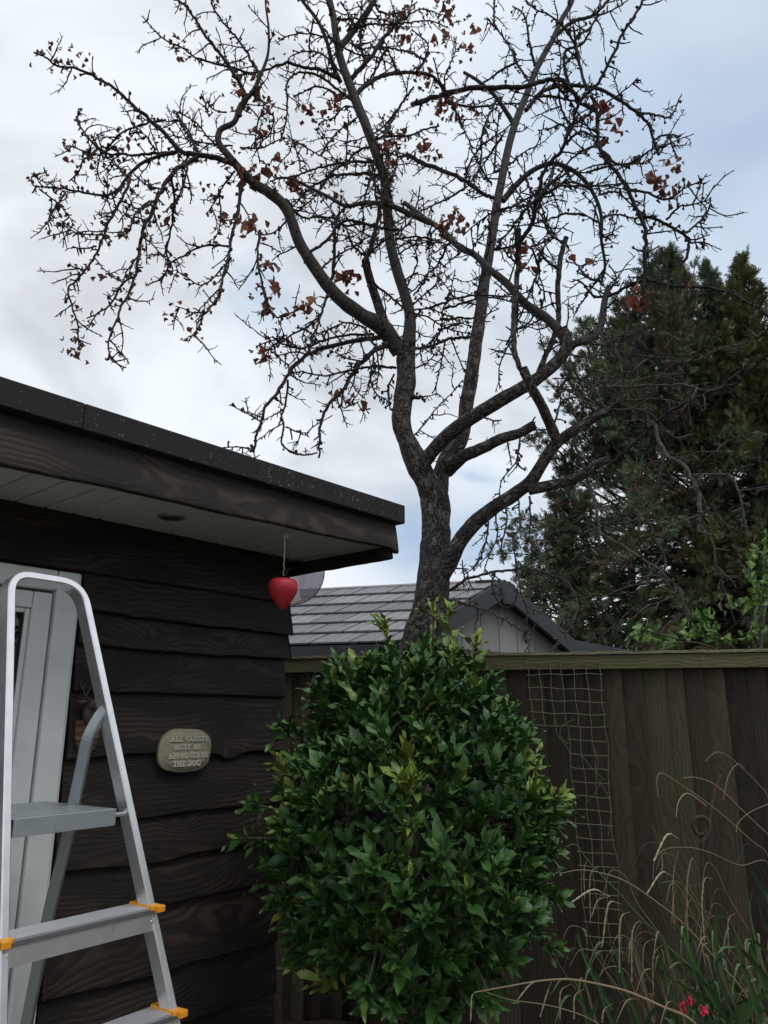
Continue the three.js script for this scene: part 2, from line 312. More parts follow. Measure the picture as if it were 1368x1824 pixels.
// ---------------------------------------------------------------- things on the shed
const font = await new FontLoader().loadAsync('fonts/droid/droid_serif_bold.typeface.json');
{ // stone plaque
  const p = shedWorld(-0.489, 1.372, 0.04), t = thing('stone_plaque', 'oval grey stone plaque with raised lettering about guests and the dog', 'plaque', p, null, SHED_TURN);
  const pos = [], idx = [], R = 22, S = 64, uv = [];
  for (let j = 0; j <= R; j++) for (let i = 0; i < S; i++) {
    const a = i / S * 2 * Math.PI, c = Math.cos(a), s = Math.sin(a), e = 2.7, q = (Math.abs(c) ** e + Math.abs(s) ** e) ** (-1 / e);
    const k = j / R, rr = q * (1 + 0.035 * N(c * 1.7 + 3, s * 1.7, 2) + 0.015 * N(c * 6, s * 6, 4)), f = j < 14 ? j / 14 : 1, g = smooth(0.72, 1, f);
    const x = 0.112 * rr * c * f * (1 - 0), y = 0.075 * rr * s * f + 0.076;
    const z = j <= 14 ? 0.024 - 0.014 * g + 0.0022 * fbm(x * 40, y * 40, 1, 4) - 0.004 * smooth(0.25, 0.6, fbm(x * 22 + 4, y * 30, 7, 3)) * smooth(0.6, 0.9, f) : 0.010 - (j - 14) / 8 * 0.022;
    pos.push(x * (j > 14 ? 1 - 0.05 * (j - 14) / 8 : 1), y, z); uv.push(x, y);
  }
  for (let j = 0; j < R; j++) for (let i = 0; i < S; i++) { const a = j * S + i, b = j * S + (i + 1) % S; idx.push(a, a + S, b, b, a + S, b + S); }
  const st = texture(256, 256, (u, v) => { const x = 0.72 + 0.35 * fbm(u * 10, v * 10, 2, 5) + 0.2 * fbm(u * 60, v * 60, 4, 2); return [x, x * 0.98, x * 0.9]; });
  const stone = std(rgb(0.42, 0.40, 0.32), 0.9, { map: scaled(st, 5, 5), bumpMap: scaled(st, 5, 5), bumpScale: 0.003 });
  const worn = std(rgb(0.56, 0.53, 0.43), 0.9);
  mesh('stone', geom(pos, idx, uv), stone, t);
  const line = (text, x, y, size, tilt) => {
    const g = new TextGeometry(text, { font, size, depth: 0.0095, curveSegments: 3, bevelEnabled: true, bevelSize: 0.0006, bevelThickness: 0.0012, bevelSegments: 1 });
    g.scale(1.0, 1, 1); g.computeBoundingBox(); const bb = g.boundingBox; g.translate(-(bb.min.x + bb.max.x) / 2, 0, 0); g.rotateZ(tilt); g.translate(x, y, 0.0185); metricUv(g); mesh('lettering', g, worn, t).userData.label = 'raised words ' + text;
  };
  line('ALL  GUESTS', 0.002, 0.107, 0.0172, 0.0); line('MUST  BE', -0.004, 0.079, 0.0172, 0.0); line('APPROVED BY', 0.004, 0.050, 0.0168, 0.01); line('THE DOG', -0.002, 0.022, 0.018, 0.0);
}
{ // stag ornament with thermometer
  const p = shedWorld(-0.868, 1.44, 0.03), t = thing('stag_ornament', 'dark stag head ornament with wooden thermometer shield beside white door', 'ornament', p, null, SHED_TURN);
  const s = new THREE.Shape(); s.moveTo(0, 0); s.bezierCurveTo(0.035, 0.015, 0.042, 0.05, 0.04, 0.11); s.lineTo(-0.04, 0.11); s.bezierCurveTo(-0.042, 0.05, -0.035, 0.015, 0, 0);
  const sh = new THREE.ExtrudeGeometry(s, { depth: 0.012, bevelSize: 0.003, bevelThickness: 0.003, bevelSegments: 2 }); metricUv(sh); mesh('shield', sh, stained(11, rgb(0.16, 0.075, 0.04), 0.5), t);
  const th = new THREE.CapsuleGeometry(0.0045, 0.075, 4, 8); th.translate(0.006, 0.06, 0.018); mesh('thermometer', th, std(rgb(0.7, 0.7, 0.72), 0.25, { metalness: 0.6 }), t);
  const iron = std(rgb(0.055, 0.04, 0.035), 0.6);
  const head = [];
  const ball = (x, y, z, a, b, c, rx = 0) => { const g = new THREE.SphereGeometry(1, 16, 12); g.scale(a, b, c); g.rotateX(rx); g.translate(x, y, z); head.push(g); };
  ball(0, 0.132, 0.012, 0.024, 0.04, 0.022); ball(0, 0.163, 0.03, 0.019, 0.019, 0.024); ball(0, 0.155, 0.055, 0.011, 0.011, 0.022, 0.35); ball(0, 0.149, 0.072, 0.009, 0.008, 0.009);
  ball(0.03, 0.17, 0.02, 0.018, 0.007, 0.005); ball(-0.03, 0.17, 0.02, 0.018, 0.007, 0.005);
  mesh('stag_head', mergeGeometries(head), iron, t);
  for (const m of [-1, 1]) {
    const a = [];
    const br = (q) => { const [c] = spline(q.map(([x, y, z]) => V(m * x, y, z)), 0.004); a.push(sweep(c, c.map((_, i) => mix(0.0038, 0.002, i / c.length)), 6)); };
    br([[0.01, 0.178, 0.02], [0.024, 0.192, 0.018], [0.032, 0.212, 0.016], [0.03, 0.232, 0.02]]); br([[0.022, 0.19, 0.018], [0.018, 0.206, 0.026], [0.014, 0.222, 0.03]]); br([[0.031, 0.208, 0.016], [0.04, 0.22, 0.014], [0.044, 0.234, 0.016]]);
    mesh('antler', mergeGeometries(a), iron, t);
  }
}
{ // strawberry bird house on a string under the fascia
  const top = onFront(508, 941, 0.488), x = top.x, z = top.z;
  const py = (py0, px0) => { const d = ray(px0, py0), o = V(0, EYE, 0).sub(SHED), tt = (z - o.dot(sz)) / d.dot(sz); return o.addScaledVector(d, tt).y; };
  const yTop = py(1031, 503), yTip = py(1086, 500), h = yTop - yTip, base = shedWorld(x, yTip, z);
  const t = thing('strawberry_birdhouse', 'red strawberry shaped bird house hanging on twine from the shed eaves', 'bird house', base, null, 0.3);
  const prof = [[0.001, 0], [0.012, 0.004], [0.03, 0.022], [0.06, 0.062], [0.079, 0.10], [0.0835, 0.128], [0.078, 0.152], [0.062, 0.167], [0.04, 0.172], [0.012, 0.166], [0.001, 0.163]].map(([a, b]) => new THREE.Vector2(a * h / 0.172 * 0.98, b * h / 0.172));
  const c = new THREE.SplineCurve(prof).getPoints(60).map((p) => new THREE.Vector2(Math.max(p.x, 0.0005), p.y));
  const g = new THREE.LatheGeometry(c, 48); const pp = g.attributes.position;
  for (let i = 0; i < pp.count; i++) { const X = pp.getX(i), Y = pp.getY(i), Z = pp.getZ(i), k = 1 + 0.02 * N(X * 14, Y * 14, Z * 14); pp.setXYZ(i, X * k, Y, Z * k); } g.computeVertexNormals();
  mesh('berry', g, std(rgb(0.42, 0.018, 0.03), 0.5), t);
  const seeds = []; const r = rng(5);
  for (let j = 1; j < 9; j++) for (let i = 0; i < 14; i++) {
    const q = c[Math.floor(8 + j * 5.0)], a = (i + (j % 2) * 0.5) / 14 * 6.283, sg = new THREE.SphereGeometry(0.0011, 5, 4); sg.scale(1, 1.7, 1); sg.translate(Math.cos(a) * q.x, q.y, Math.sin(a) * q.x); seeds.push(sg);
  }
  mesh('seeds', mergeGeometries(seeds), std(rgb(0.12, 0.01, 0.012), 0.6), t, 'stuff');
  const green = std(rgb(0.02, 0.03, 0.018), 0.6);
  for (let i = 0; i < 6; i++) {
    const a = i / 6 * 6.283 + 0.3, up = i === 0 ? 0.035 : 0.012, l = 0.034, q = [];
    for (let k = 0; k <= 5; k++) { const f = k / 5, w = 0.011 * Math.sin(Math.PI * Math.min(1, f * 0.9 + 0.1)), rr = f * l, yy = h + up * Math.sin(f * 2.2) * (i === 0 ? 1.2 : 0.8) - 0.004; q.push([rr, yy, -w], [rr, yy + 0.002, w]); }
    const pos = [], idx = []; q.forEach(([rr, y, w]) => pos.push(Math.cos(a) * rr - Math.sin(a) * w, y, Math.sin(a) * rr + Math.cos(a) * w)); for (let k = 0; k < 5; k++) idx.push(2 * k, 2 * k + 1, 2 * k + 2, 2 * k + 1, 2 * k + 3, 2 * k + 2);
    mesh('sepal', geom(pos, idx), green, t);
  }
  const stalk = new THREE.CylinderGeometry(0.006, 0.012, 0.014, 10); stalk.translate(0, h + 0.004, 0); mesh('stalk', stalk, green, t);
  const twine = std(rgb(0.26, 0.22, 0.16), 0.95), tl = top.y - yTip, ps = [];
  for (let k = 0; k <= 30; k++) ps.push(V(0.0015 * Math.sin(k * 1.4), mix(h, tl + 0.01, k / 30), 0.0015 * Math.cos(k * 1.1)));
  mesh('twine', sweep(ps, 0.0021, 6, { rough: 0.5, freq: 300 }), twine, t);
  const kn = new THREE.TorusKnotGeometry(0.005, 0.0018, 40, 6); kn.translate(0, tl - 0.028, 0.001); mesh('knot', kn, twine, t);
  const [ls] = spline([V(0, tl - 0.03, 0), V(0.006, tl - 0.02, 0.001), V(0.012, tl - 0.03, 0), V(0.010, tl - 0.036, 0)], 0.003); mesh('knot_end', sweep(ls, 0.0015, 5), twine, t);
  const pr = new THREE.CylinderGeometry(0.0024, 0.0024, 0.04, 8); pr.rotateZ(-1.05); pr.translate(0.05, h * 0.27, 0.004); mesh('perch', pr, std(rgb(0.30, 0.17, 0.08), 0.7), t);
}
{ // round wire mesh dish on a bracket behind the corner
  const c = at(513, 1016, 3.72), R = 0.172, t = thing('mesh_dish', 'round grey wire mesh dish sticking out behind the shed corner', 'dish', c);
  const wire = std(rgb(0.36, 0.33, 0.42), 0.5, { metalness: 0.2 }), dep = (x, y) => 0.05 * (x * x + y * y) / (R * R), tilt = new THREE.Matrix4().makeRotationY(0.5);
  const gs = [];
  for (const dir of [0, 1]) for (let s = -R; s <= R; s += 0.0052) {
    const e = Math.sqrt(Math.max(0, R * R - s * s)), q = []; for (let k = 0; k <= 8; k++) { const o = mix(-e, e, k / 8); q.push(dir ? V(o, s, dep(o, s)) : V(s, o, dep(o, s) + 0.0012)); }
    if (e > 0.01) gs.push(sweep(q, 0.0018, 4, { closed: false }));
  }
  const net = mergeGeometries(gs); net.applyMatrix4(tilt); mesh('wire_mesh', net, wire, t, 'stuff');
  const rim = new THREE.TorusGeometry(R, 0.0032, 8, 72); rim.translate(0, 0, 0.05); rim.applyMatrix4(tilt); mesh('rim', rim, std(rgb(0.05, 0.05, 0.055), 0.5), t);
  const wallAt = shedWorld(-0.01, 1.9, -0.62).sub(c), arm = sweep([V(0, 0, -0.002), V(wallAt.x * 0.6, -0.02, wallAt.z * 0.6), V(wallAt.x, 0, wallAt.z)], 0.009, 8); mesh('bracket', arm, std(rgb(0.05, 0.05, 0.055), 0.5), t);
}

// ---------------------------------------------------------------- stepladder
{
  const W = V(Math.sin(35.72 * Math.PI / 180), 0, -Math.cos(35.72 * Math.PI / 180)), turn = Math.PI / 2 - 35.72 * Math.PI / 180;
  const t = thing('stepladder', 'aluminium stepladder with yellow step caps in front of the white door', 'ladder', V(-0.6085, 0, -2.2243), null, turn);
  // own axes: x along the steps (0 at the right end of the upper step), y up, z out to the front
  const scr = texture(256, 512, (u, v) => { const s = smooth(0.38, 0.6, fbm(u * 10, v * 30, 2, 4)), l = smooth(0.45, 0.55, fbm(u * 60, v * 6, 5, 2)); const x = 0.98 + 0.16 * fbm(u * 6, v * 9, 1, 4) - 0.42 * s - 0.2 * l; return [x, x, x * 1.01]; });
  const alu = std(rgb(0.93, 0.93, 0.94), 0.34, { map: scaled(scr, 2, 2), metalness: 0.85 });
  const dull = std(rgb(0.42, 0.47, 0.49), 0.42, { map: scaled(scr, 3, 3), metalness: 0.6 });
  const yellow = std(rgb(0.80, 0.34, 0.02), 0.45), dark = std(rgb(0.03, 0.03, 0.035), 0.6), steel = std(rgb(0.55, 0.55, 0.56), 0.3, { metalness: 0.9 });
  // bar of rectangular section along points; a is the half width across the bar in the frame's plane, b the depth behind the front
  const lean = V(0, 1, -0.23).normalize(), out = V(0, 0.23, 1).normalize();
  function bar(pts, a, b, nrm = out, bev = 0.003) {
    const pos = [], idx = [], uv = [], sec = [[-a + bev, 0], [a - bev, 0], [a, -bev], [a, -b + bev], [a - bev, -b], [-a + bev, -b], [-a, -b + bev], [-a, -bev]]; let len = 0;
    pts.forEach((p, i) => {
      const tg = pts[Math.min(i + 1, pts.length - 1)].clone().sub(pts[Math.max(0, i - 1)]).normalize(), sd = tg.clone().cross(nrm).normalize(), nn = sd.clone().cross(tg).normalize();
      if (i) len += p.distanceTo(pts[i - 1]);
      sec.forEach(([s, d]) => { const q = p.clone().addScaledVector(sd, s).addScaledVector(nn, d); pos.push(q.x, q.y, q.z); uv.push(s + d * 2, len); });
    });
    const m = 8; for (let i = 0; i + 1 < pts.length; i++) for (let k = 0; k < m; k++) { const x = i * m + k, y = i * m + (k + 1) % m; idx.push(x, x + m, y, y, x + m, y + m); }
    for (const i of [0, pts.length - 1]) for (let k = 1; k < m - 1; k++) idx.push(i * m, i * m + k, i * m + k + 1);
    const g = geom(pos, idx, uv).toNonIndexed(); g.computeVertexNormals(); return g;
  }
  const rightAt = (h) => V(-0.2 * (h - 1.08), h, -0.23 * (h - 1.08)), leftAt = (h) => V(-0.40 + 0.018 * (h - 1.08), h, -0.23 * (h - 1.08));
  // one bent hoop: up the left rail, over the top, down the right rail
  const TOP = 1.935, r = 0.05, hoop = [];
  for (let k = 0; k <= 10; k++) hoop.push(leftAt(mix(0.02, TOP - r * 1.1, k / 10)));
  const lc = leftAt(TOP), rc = rightAt(TOP); rc.y -= 0.0; const a0 = leftAt(TOP - r * 1.1), a1 = rightAt(TOP - r * 1.3);
  for (let k = 1; k < 8; k++) { const f = k / 8, e = lc.clone().lerp(rc, 0.26); hoop.push(a0.clone().multiplyScalar((1 - f) ** 2).addScaledVector(lc, 2 * f * (1 - f)).addScaledVector(e, f * f)); }
  const e1 = lc.clone().lerp(rc, 0.26), e2 = lc.clone().lerp(rc, 0.66);
  for (let k = 0; k <= 3; k++) hoop.push(e1.clone().lerp(e2, k / 3));
  for (let k = 1; k < 8; k++) { const f = k / 8; hoop.push(e2.clone().multiplyScalar((1 - f) ** 2).addScaledVector(rc, 2 * f * (1 - f)).addScaledVector(a1, f * f)); }
  for (let k = 0; k <= 10; k++) hoop.push(rightAt(mix(TOP - r * 1.3, 0.02, k / 10)));
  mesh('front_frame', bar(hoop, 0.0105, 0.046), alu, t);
  for (const f of [leftAt, rightAt]) { const p = f(0.0); mesh('rubber_foot', box(p.x - 0.018, p.x + 0.018, 0, 0.03, p.z - 0.055, p.z + 0.006, 0.004), dark, t); }
  // treads with ribs, front lip, yellow end caps and rivets
  for (const h of [1.08, 0.835, 0.59, 0.345, 0.12]) {
    const a = leftAt(h), b = rightAt(h), x0 = a.x - 0.008, x1 = b.x + 0.008, z = a.z;
    const s = mesh('step', box(x0, x1, h - 0.058, h - 0.016, z + 0.002, z + 0.006, 0.001), alu, t);
    const ribs = []; for (let k = 0; k < 9; k++) ribs.push(box(x0 + 0.01, x1 - 0.01, h - 0.012, h - 0.001, z - 0.079 + k * 0.0094, z - 0.074 + k * 0.0094, 0.0008));
    ribs.push(box(x0 + 0.01, x1 - 0.01, h - 0.016, h - 0.0085, z - 0.081, z + 0.006, 0.001));
    mesh('tread', mergeGeometries(ribs), alu, s);
    mesh('tread_lip', box(x0 + 0.006, x1 - 0.006, h - 0.0165, h - 0.004, z + 0.0065, z + 0.0105, 0.002), std(rgb(0.22, 0.22, 0.23), 0.4, { metalness: 0.6 }), s);
    for (const [x, m] of [[x0, -1], [x1, 1]]) {
      const c = mesh('end_cap', box(x - 0.010 - (m > 0 ? 0.012 : 0.0), x + 0.010 + (m < 0 ? 0.012 : 0.0), h - 0.009, h + 0.004, z - 0.082, z + 0.013, 0.003), yellow, s);
      const lug = box(-0.012, 0.012, h - 0.014, h + 0.003, 0, 0.018, 0.003); lug.translate(x - m * 0.004 + m * 0.006, 0, z + 0.008); const l2 = mesh('end_cap', lug, yellow, s); c.castShadow = l2.castShadow = true;
      const rv = new THREE.SphereGeometry(0.0048, 12, 8); rv.scale(1, 1, 0.55); rv.translate(x - m * 0.012, h - 0.036, z + 0.006); mesh('rivet', rv, steel, s);
    }
  }
  // folding platform on pegs
  {
    const h = 1.325, z = -0.06, x0 = leftAt(h).x + 0.018, x1 = -0.094;
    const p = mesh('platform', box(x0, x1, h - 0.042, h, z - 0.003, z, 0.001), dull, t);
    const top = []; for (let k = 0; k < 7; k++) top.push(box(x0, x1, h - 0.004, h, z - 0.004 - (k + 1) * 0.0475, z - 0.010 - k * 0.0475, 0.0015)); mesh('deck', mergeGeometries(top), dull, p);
    mesh('deck_core', box(x0 + 0.005, x1 - 0.004, h - 0.012, h - 0.006, z - 0.334, z - 0.004), dark, p); mesh('side_flange', box(x1 - 0.003, x1, h - 0.042, h - 0.005, z - 0.335, z - 0.004), dull, p); mesh('side_flange', box(x0 + 0.001, x0 + 0.004, h - 0.042, h - 0.005, z - 0.335, z - 0.004), dark, p);
    const peg = new THREE.CylinderGeometry(0.0065, 0.0065, 0.05, 12); peg.rotateZ(Math.PI / 2); peg.translate(x1 + 0.022, h - 0.018, z - 0.022); mesh('pivot_peg', peg, steel, p);
    const peg2 = new THREE.CylinderGeometry(0.0065, 0.0065, 0.03, 12); peg2.rotateZ(Math.PI / 2); peg2.translate(x0 - 0.012, h - 0.02, z - 0.022); mesh('pivot_peg', peg2, steel, p);
  }
  // rear legs bent out of the front frame
  for (const m of [1, -1]) {
    const X = (x) => (m > 0 ? x : -0.62 - x), q = [[-0.097, 1.575, -0.125], [-0.110, 1.548, -0.134], [-0.122, 1.50, -0.151], [-0.114, 1.43, -0.178], [-0.107, 1.376, -0.199], [-0.087, 1.24, -0.254], [-0.062, 1.011, -0.346], [-0.021, 0.724, -0.46], [0.03, 0.36, -0.605], [0.078, 0.012, -0.745]].map(([x, y, z]) => V(X(x), y, z));
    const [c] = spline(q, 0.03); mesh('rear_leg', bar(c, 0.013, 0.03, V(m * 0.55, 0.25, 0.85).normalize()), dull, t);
    mesh('rubber_foot', box(X(0.078) - 0.02, X(0.078) + 0.02, 0, 0.03, -0.78, -0.73, 0.004), dark, t);
  }
  mesh('rear_brace', box(-0.62, -0.02, 0.42, 0.45, -0.60, -0.59, 0.002), dull, t);
}

// ---------------------------------------------------------------- boundary fence
const fenceA = V(-0.5536, 0, -4.30), fenceB = V(1.8989, 0, -3.85), fenceDir = fenceB.clone().sub(fenceA).normalize(), fenceTurn = Math.atan2(-fenceDir.z, fenceDir.x);
const fence = thing('board_fence', 'tall brown green fence of upright overlapping boards with a top rail', 'fence', fenceA, null, fenceTurn);
const fenceWorld = (x, y, z) => fenceA.clone().addScaledVector(fenceDir, x).add(V(Math.sin(fenceTurn) * z, y, Math.cos(fenceTurn) * z));
{
  const r = rng(31);
  const mats = [[0.125, 0.1, 0.078], [0.072, 0.055, 0.045], [0.105, 0.096, 0.068], [0.05, 0.039, 0.033], [0.14, 0.122, 0.09], [0.09, 0.069, 0.056]].map(([a, b, c], i) => std(rgb(a, b, c), 0.9, { map: scaled(fenceMap, 1 / 1.6, 1 / 0.4, i * 0.31, i * 0.53), bumpMap: scaled(woodBump, 1 / 1.6, 1 / 0.4, i * 0.31, i * 0.53), bumpScale: 0.003 }));
  for (let k = -26; k < 41; k++) {                                  // feather-edged boards, each lapping over the next
    const x = k * 0.096 + 0.04 + (r() - 0.5) * 0.014, w = 0.117, pos = [], idx = [], uv = [], rows = 10, off = r() * 5, tw = (r() - 0.5) * 0.006, sh = (r() - 0.5) * 0.008;
    for (let j = 0; j <= rows; j++) {
      const y = mix(0.06, 1.855, j / rows), wob = 0.002 * N(k * 3.1, y * 2.2, 4), xs = [0, 0.25, 0.5, 0.75, 1];
      xs.forEach((f) => { const z = -0.014 + 0.041 * f + tw * (y - 0.9) + 0.0015 * N(f * 3 + k, y * 3, 7); pos.push(x + sh + f * w + wob, y, z); uv.push(y + off, f * w + k * 0.171); });
      pos.push(x + sh + w + wob + 0.0005, y, 0.004 + tw * (y - 0.9), x + sh + wob, y, -0.02 + tw * (y - 0.9)); uv.push(y + off, w + 0.016 + k * 0.171, y + off, k * 0.171);
    }
    const m = 7; for (let j = 0; j < rows; j++) for (let i = 0; i < m; i++) { const a = j * m + i, b = j * m + (i + 1) % m; idx.push(a, b, a + m, b, b + m, a + m); }
    for (let i = 1; i < m - 1; i++) idx.push(0, i + 1, i, rows * m, rows * m + i, rows * m + i + 1);
    const g = geom(pos, idx, uv).toNonIndexed(); g.computeVertexNormals(); mesh('board', g, mats[Math.floor(r() * 6)], fence);
  }
  const rail = std(rgb(0.17, 0.163, 0.10), 0.9, { map: scaled(fenceMap, 1 / 1.6, 1 / 0.4), bumpMap: scaled(woodBump, 1 / 1.6, 1 / 0.4), bumpScale: 0.004 });
  const capM = std(rgb(0.34, 0.31, 0.25), 0.9, { map: scaled(fenceMap, 1 / 1.6, 1 / 0.4, 0.4, 0.7), bumpMap: scaled(woodBump, 1 / 1.6, 1 / 0.4, 0.4, 0.7), bumpScale: 0.006 });
  function beam(x0, x1, y0, y1, z0, z1, seed) {                     // a sawn length with slightly uneven edges
    const g = new THREE.BoxGeometry(x1 - x0, y1 - y0, z1 - z0, 40, 2, 2); g.translate((x0 + x1) / 2, (y0 + y1) / 2, (z0 + z1) / 2); metricUv(g, seed * 0.7, seed * 0.3);
    const p = g.attributes.position; for (let i = 0; i < p.count; i++) { const x = p.getX(i); p.setY(i, p.getY(i) + 0.0035 * fbm(x * 2.5 + seed, p.getZ(i) * 9, p.getY(i) * 7, 3)); p.setZ(i, p.getZ(i) + 0.003 * fbm(x * 3 + seed, 4, p.getY(i) * 9, 3)); } g.computeVertexNormals(); return g;
  }
  [[-2.6, -0.55], [-0.547, 0.62], [0.623, 2.9], [2.903, 4.0]].forEach(([a, b], i) => { mesh('top_rail', beam(a, b, 1.803, 1.871, 0.031, 0.062, i), rail, fence); mesh('fence_cap', beam(a + 0.02 * (i % 2), b + 0.02 * ((i + 1) % 2) - 0.003, 1.875, 1.889, -0.034, 0.072, i + 5), capM, fence); });
  for (const x of [-1.6, 0.2, 2.0, 3.8]) mesh('post', box(x - 0.05, x + 0.05, 0, 1.84, -0.16, -0.065, 0.004), rail, fence);
  for (const y of [0.4, 1.1, 1.7]) mesh('arris_rail', box(-2.6, 4.0, y - 0.03, y + 0.03, -0.06, -0.03), rail, fence);
  const eye = new THREE.TorusGeometry(0.006, 0.0014, 6, 16); eye.translate(2.17, 1.845, 0.068); mesh('screw_eye', eye, std(rgb(0.3, 0.3, 0.3), 0.4, { metalness: 0.8 }), fence);
}
function onFence(px, py, z = 0.03) { const n = V(Math.sin(fenceTurn), 0, Math.cos(fenceTurn)), d = ray(px, py), o = V(0, EYE, 0).sub(fenceA), t = (z - o.dot(n)) / d.dot(n), p = V(0, EYE, 0).addScaledVector(d, t); return p; }

// ---------------------------------------------------------------- climbing net on the fence
{
  const Z = (x, y) => [880 + x * 0.3567, 1140 + y * 0.3567], base = onFence(1010, 1700); base.y = onFence(1030, 1715).y;
  const t = thing('climbing_net', 'pale green plastic square mesh net hanging torn on the fence', 'net', base), pl = std(rgb(0.16, 0.165, 0.098), 0.6), r = rng(8);
  const strand = (q, rad = 0.0019) => { const [c] = spline(q.map(([x, y, z]) => onFence(...Z(x, y), (z ?? 0.042) + 0.03)), 0.01); part('strand', sweep(c.map((p) => p.add(V(0.0012 * (r() - 0.5), 0.0012 * (r() - 0.5), 0.001 * (r() - 0.5)))), rad, 5), pl, t); };
  const topX = [165, 222, 275, 332, 392, 457, 524], botX = [195, 252, 303, 362, 421, 488, 553], rowY = [113, 173, 236, 298, 361, 424];
  topX.forEach((x, i) => { const q = rowY.map((y, j) => [mix(x, botX[i], j / 5) + 3 * Math.sin(i * 3 + j * 2), y - 5 + (i === 6 ? 6 : 0) + (i * 1.6 * (j > 2 ? 1 : 0)), 0.04]); q[0][1] -= 6; strand(q); });
  rowY.forEach((y, j) => { const q = topX.map((x, i) => [mix(x, botX[i], j / 5), y + (j > 1 ? i * 2.2 : -i * 0.5) + 3 * Math.sin(i * 2 + j), 0.044]); q.unshift([q[0][0] - 10, q[0][1] - 2, 0.044]); q.push([q[7][0] + 14, q[7][1] - 1, 0.044]); strand(q); });
  const low = [[368, 430], [427, 430], [487, 430], [551, 430]], lowB = [[470, 1590], [540, 1600], [590, 1610], [648, 1600]];
  low.forEach(([x, y], i) => { const q = []; for (let k = 0; k <= 14; k++) q.push([mix(x, lowB[i][0], k / 14) + 5 * Math.sin(k * 1.7 + i * 2) + (i === 3 ? 8 * Math.sin(k * 0.9) : 0), mix(y, lowB[i][1], k / 14), 0.038 + 0.012 * Math.sin(k * 0.7 + i)]); strand(q); });
  for (let k = 0; k < 16; k++) { const y = 497 + k * 70, f = (y - 430) / 1170, x0 = mix(368, 470, f), x1 = mix(551, 648, f); strand([[x0 - 6, y - 2], [mix(x0, x1, 0.33), y + 4 + 4 * Math.sin(k)], [mix(x0, x1, 0.66), y + 8 + 3 * Math.sin(k * 2)], [x1 + 6, y + 12]]); }
  strand([[310, 390, 0.044], [315, 470, 0.05], [350, 515, 0.05], [378, 560, 0.045]], 0.0016); strand([[372, 520, 0.05], [330, 480, 0.06], [340, 430, 0.06], [400, 395, 0.05]], 0.0014);
  strand([[495, 530, 0.05], [520, 600, 0.06], [515, 680, 0.05], [570, 780, 0.045], [585, 860, 0.05], [570, 980, 0.05]], 0.0014); strand([[440, 580, 0.05], [490, 640, 0.06], [555, 700, 0.05]], 0.0012); strand([[455, 820, 0.05], [500, 770, 0.06], [540, 690, 0.05]], 0.0012);
}

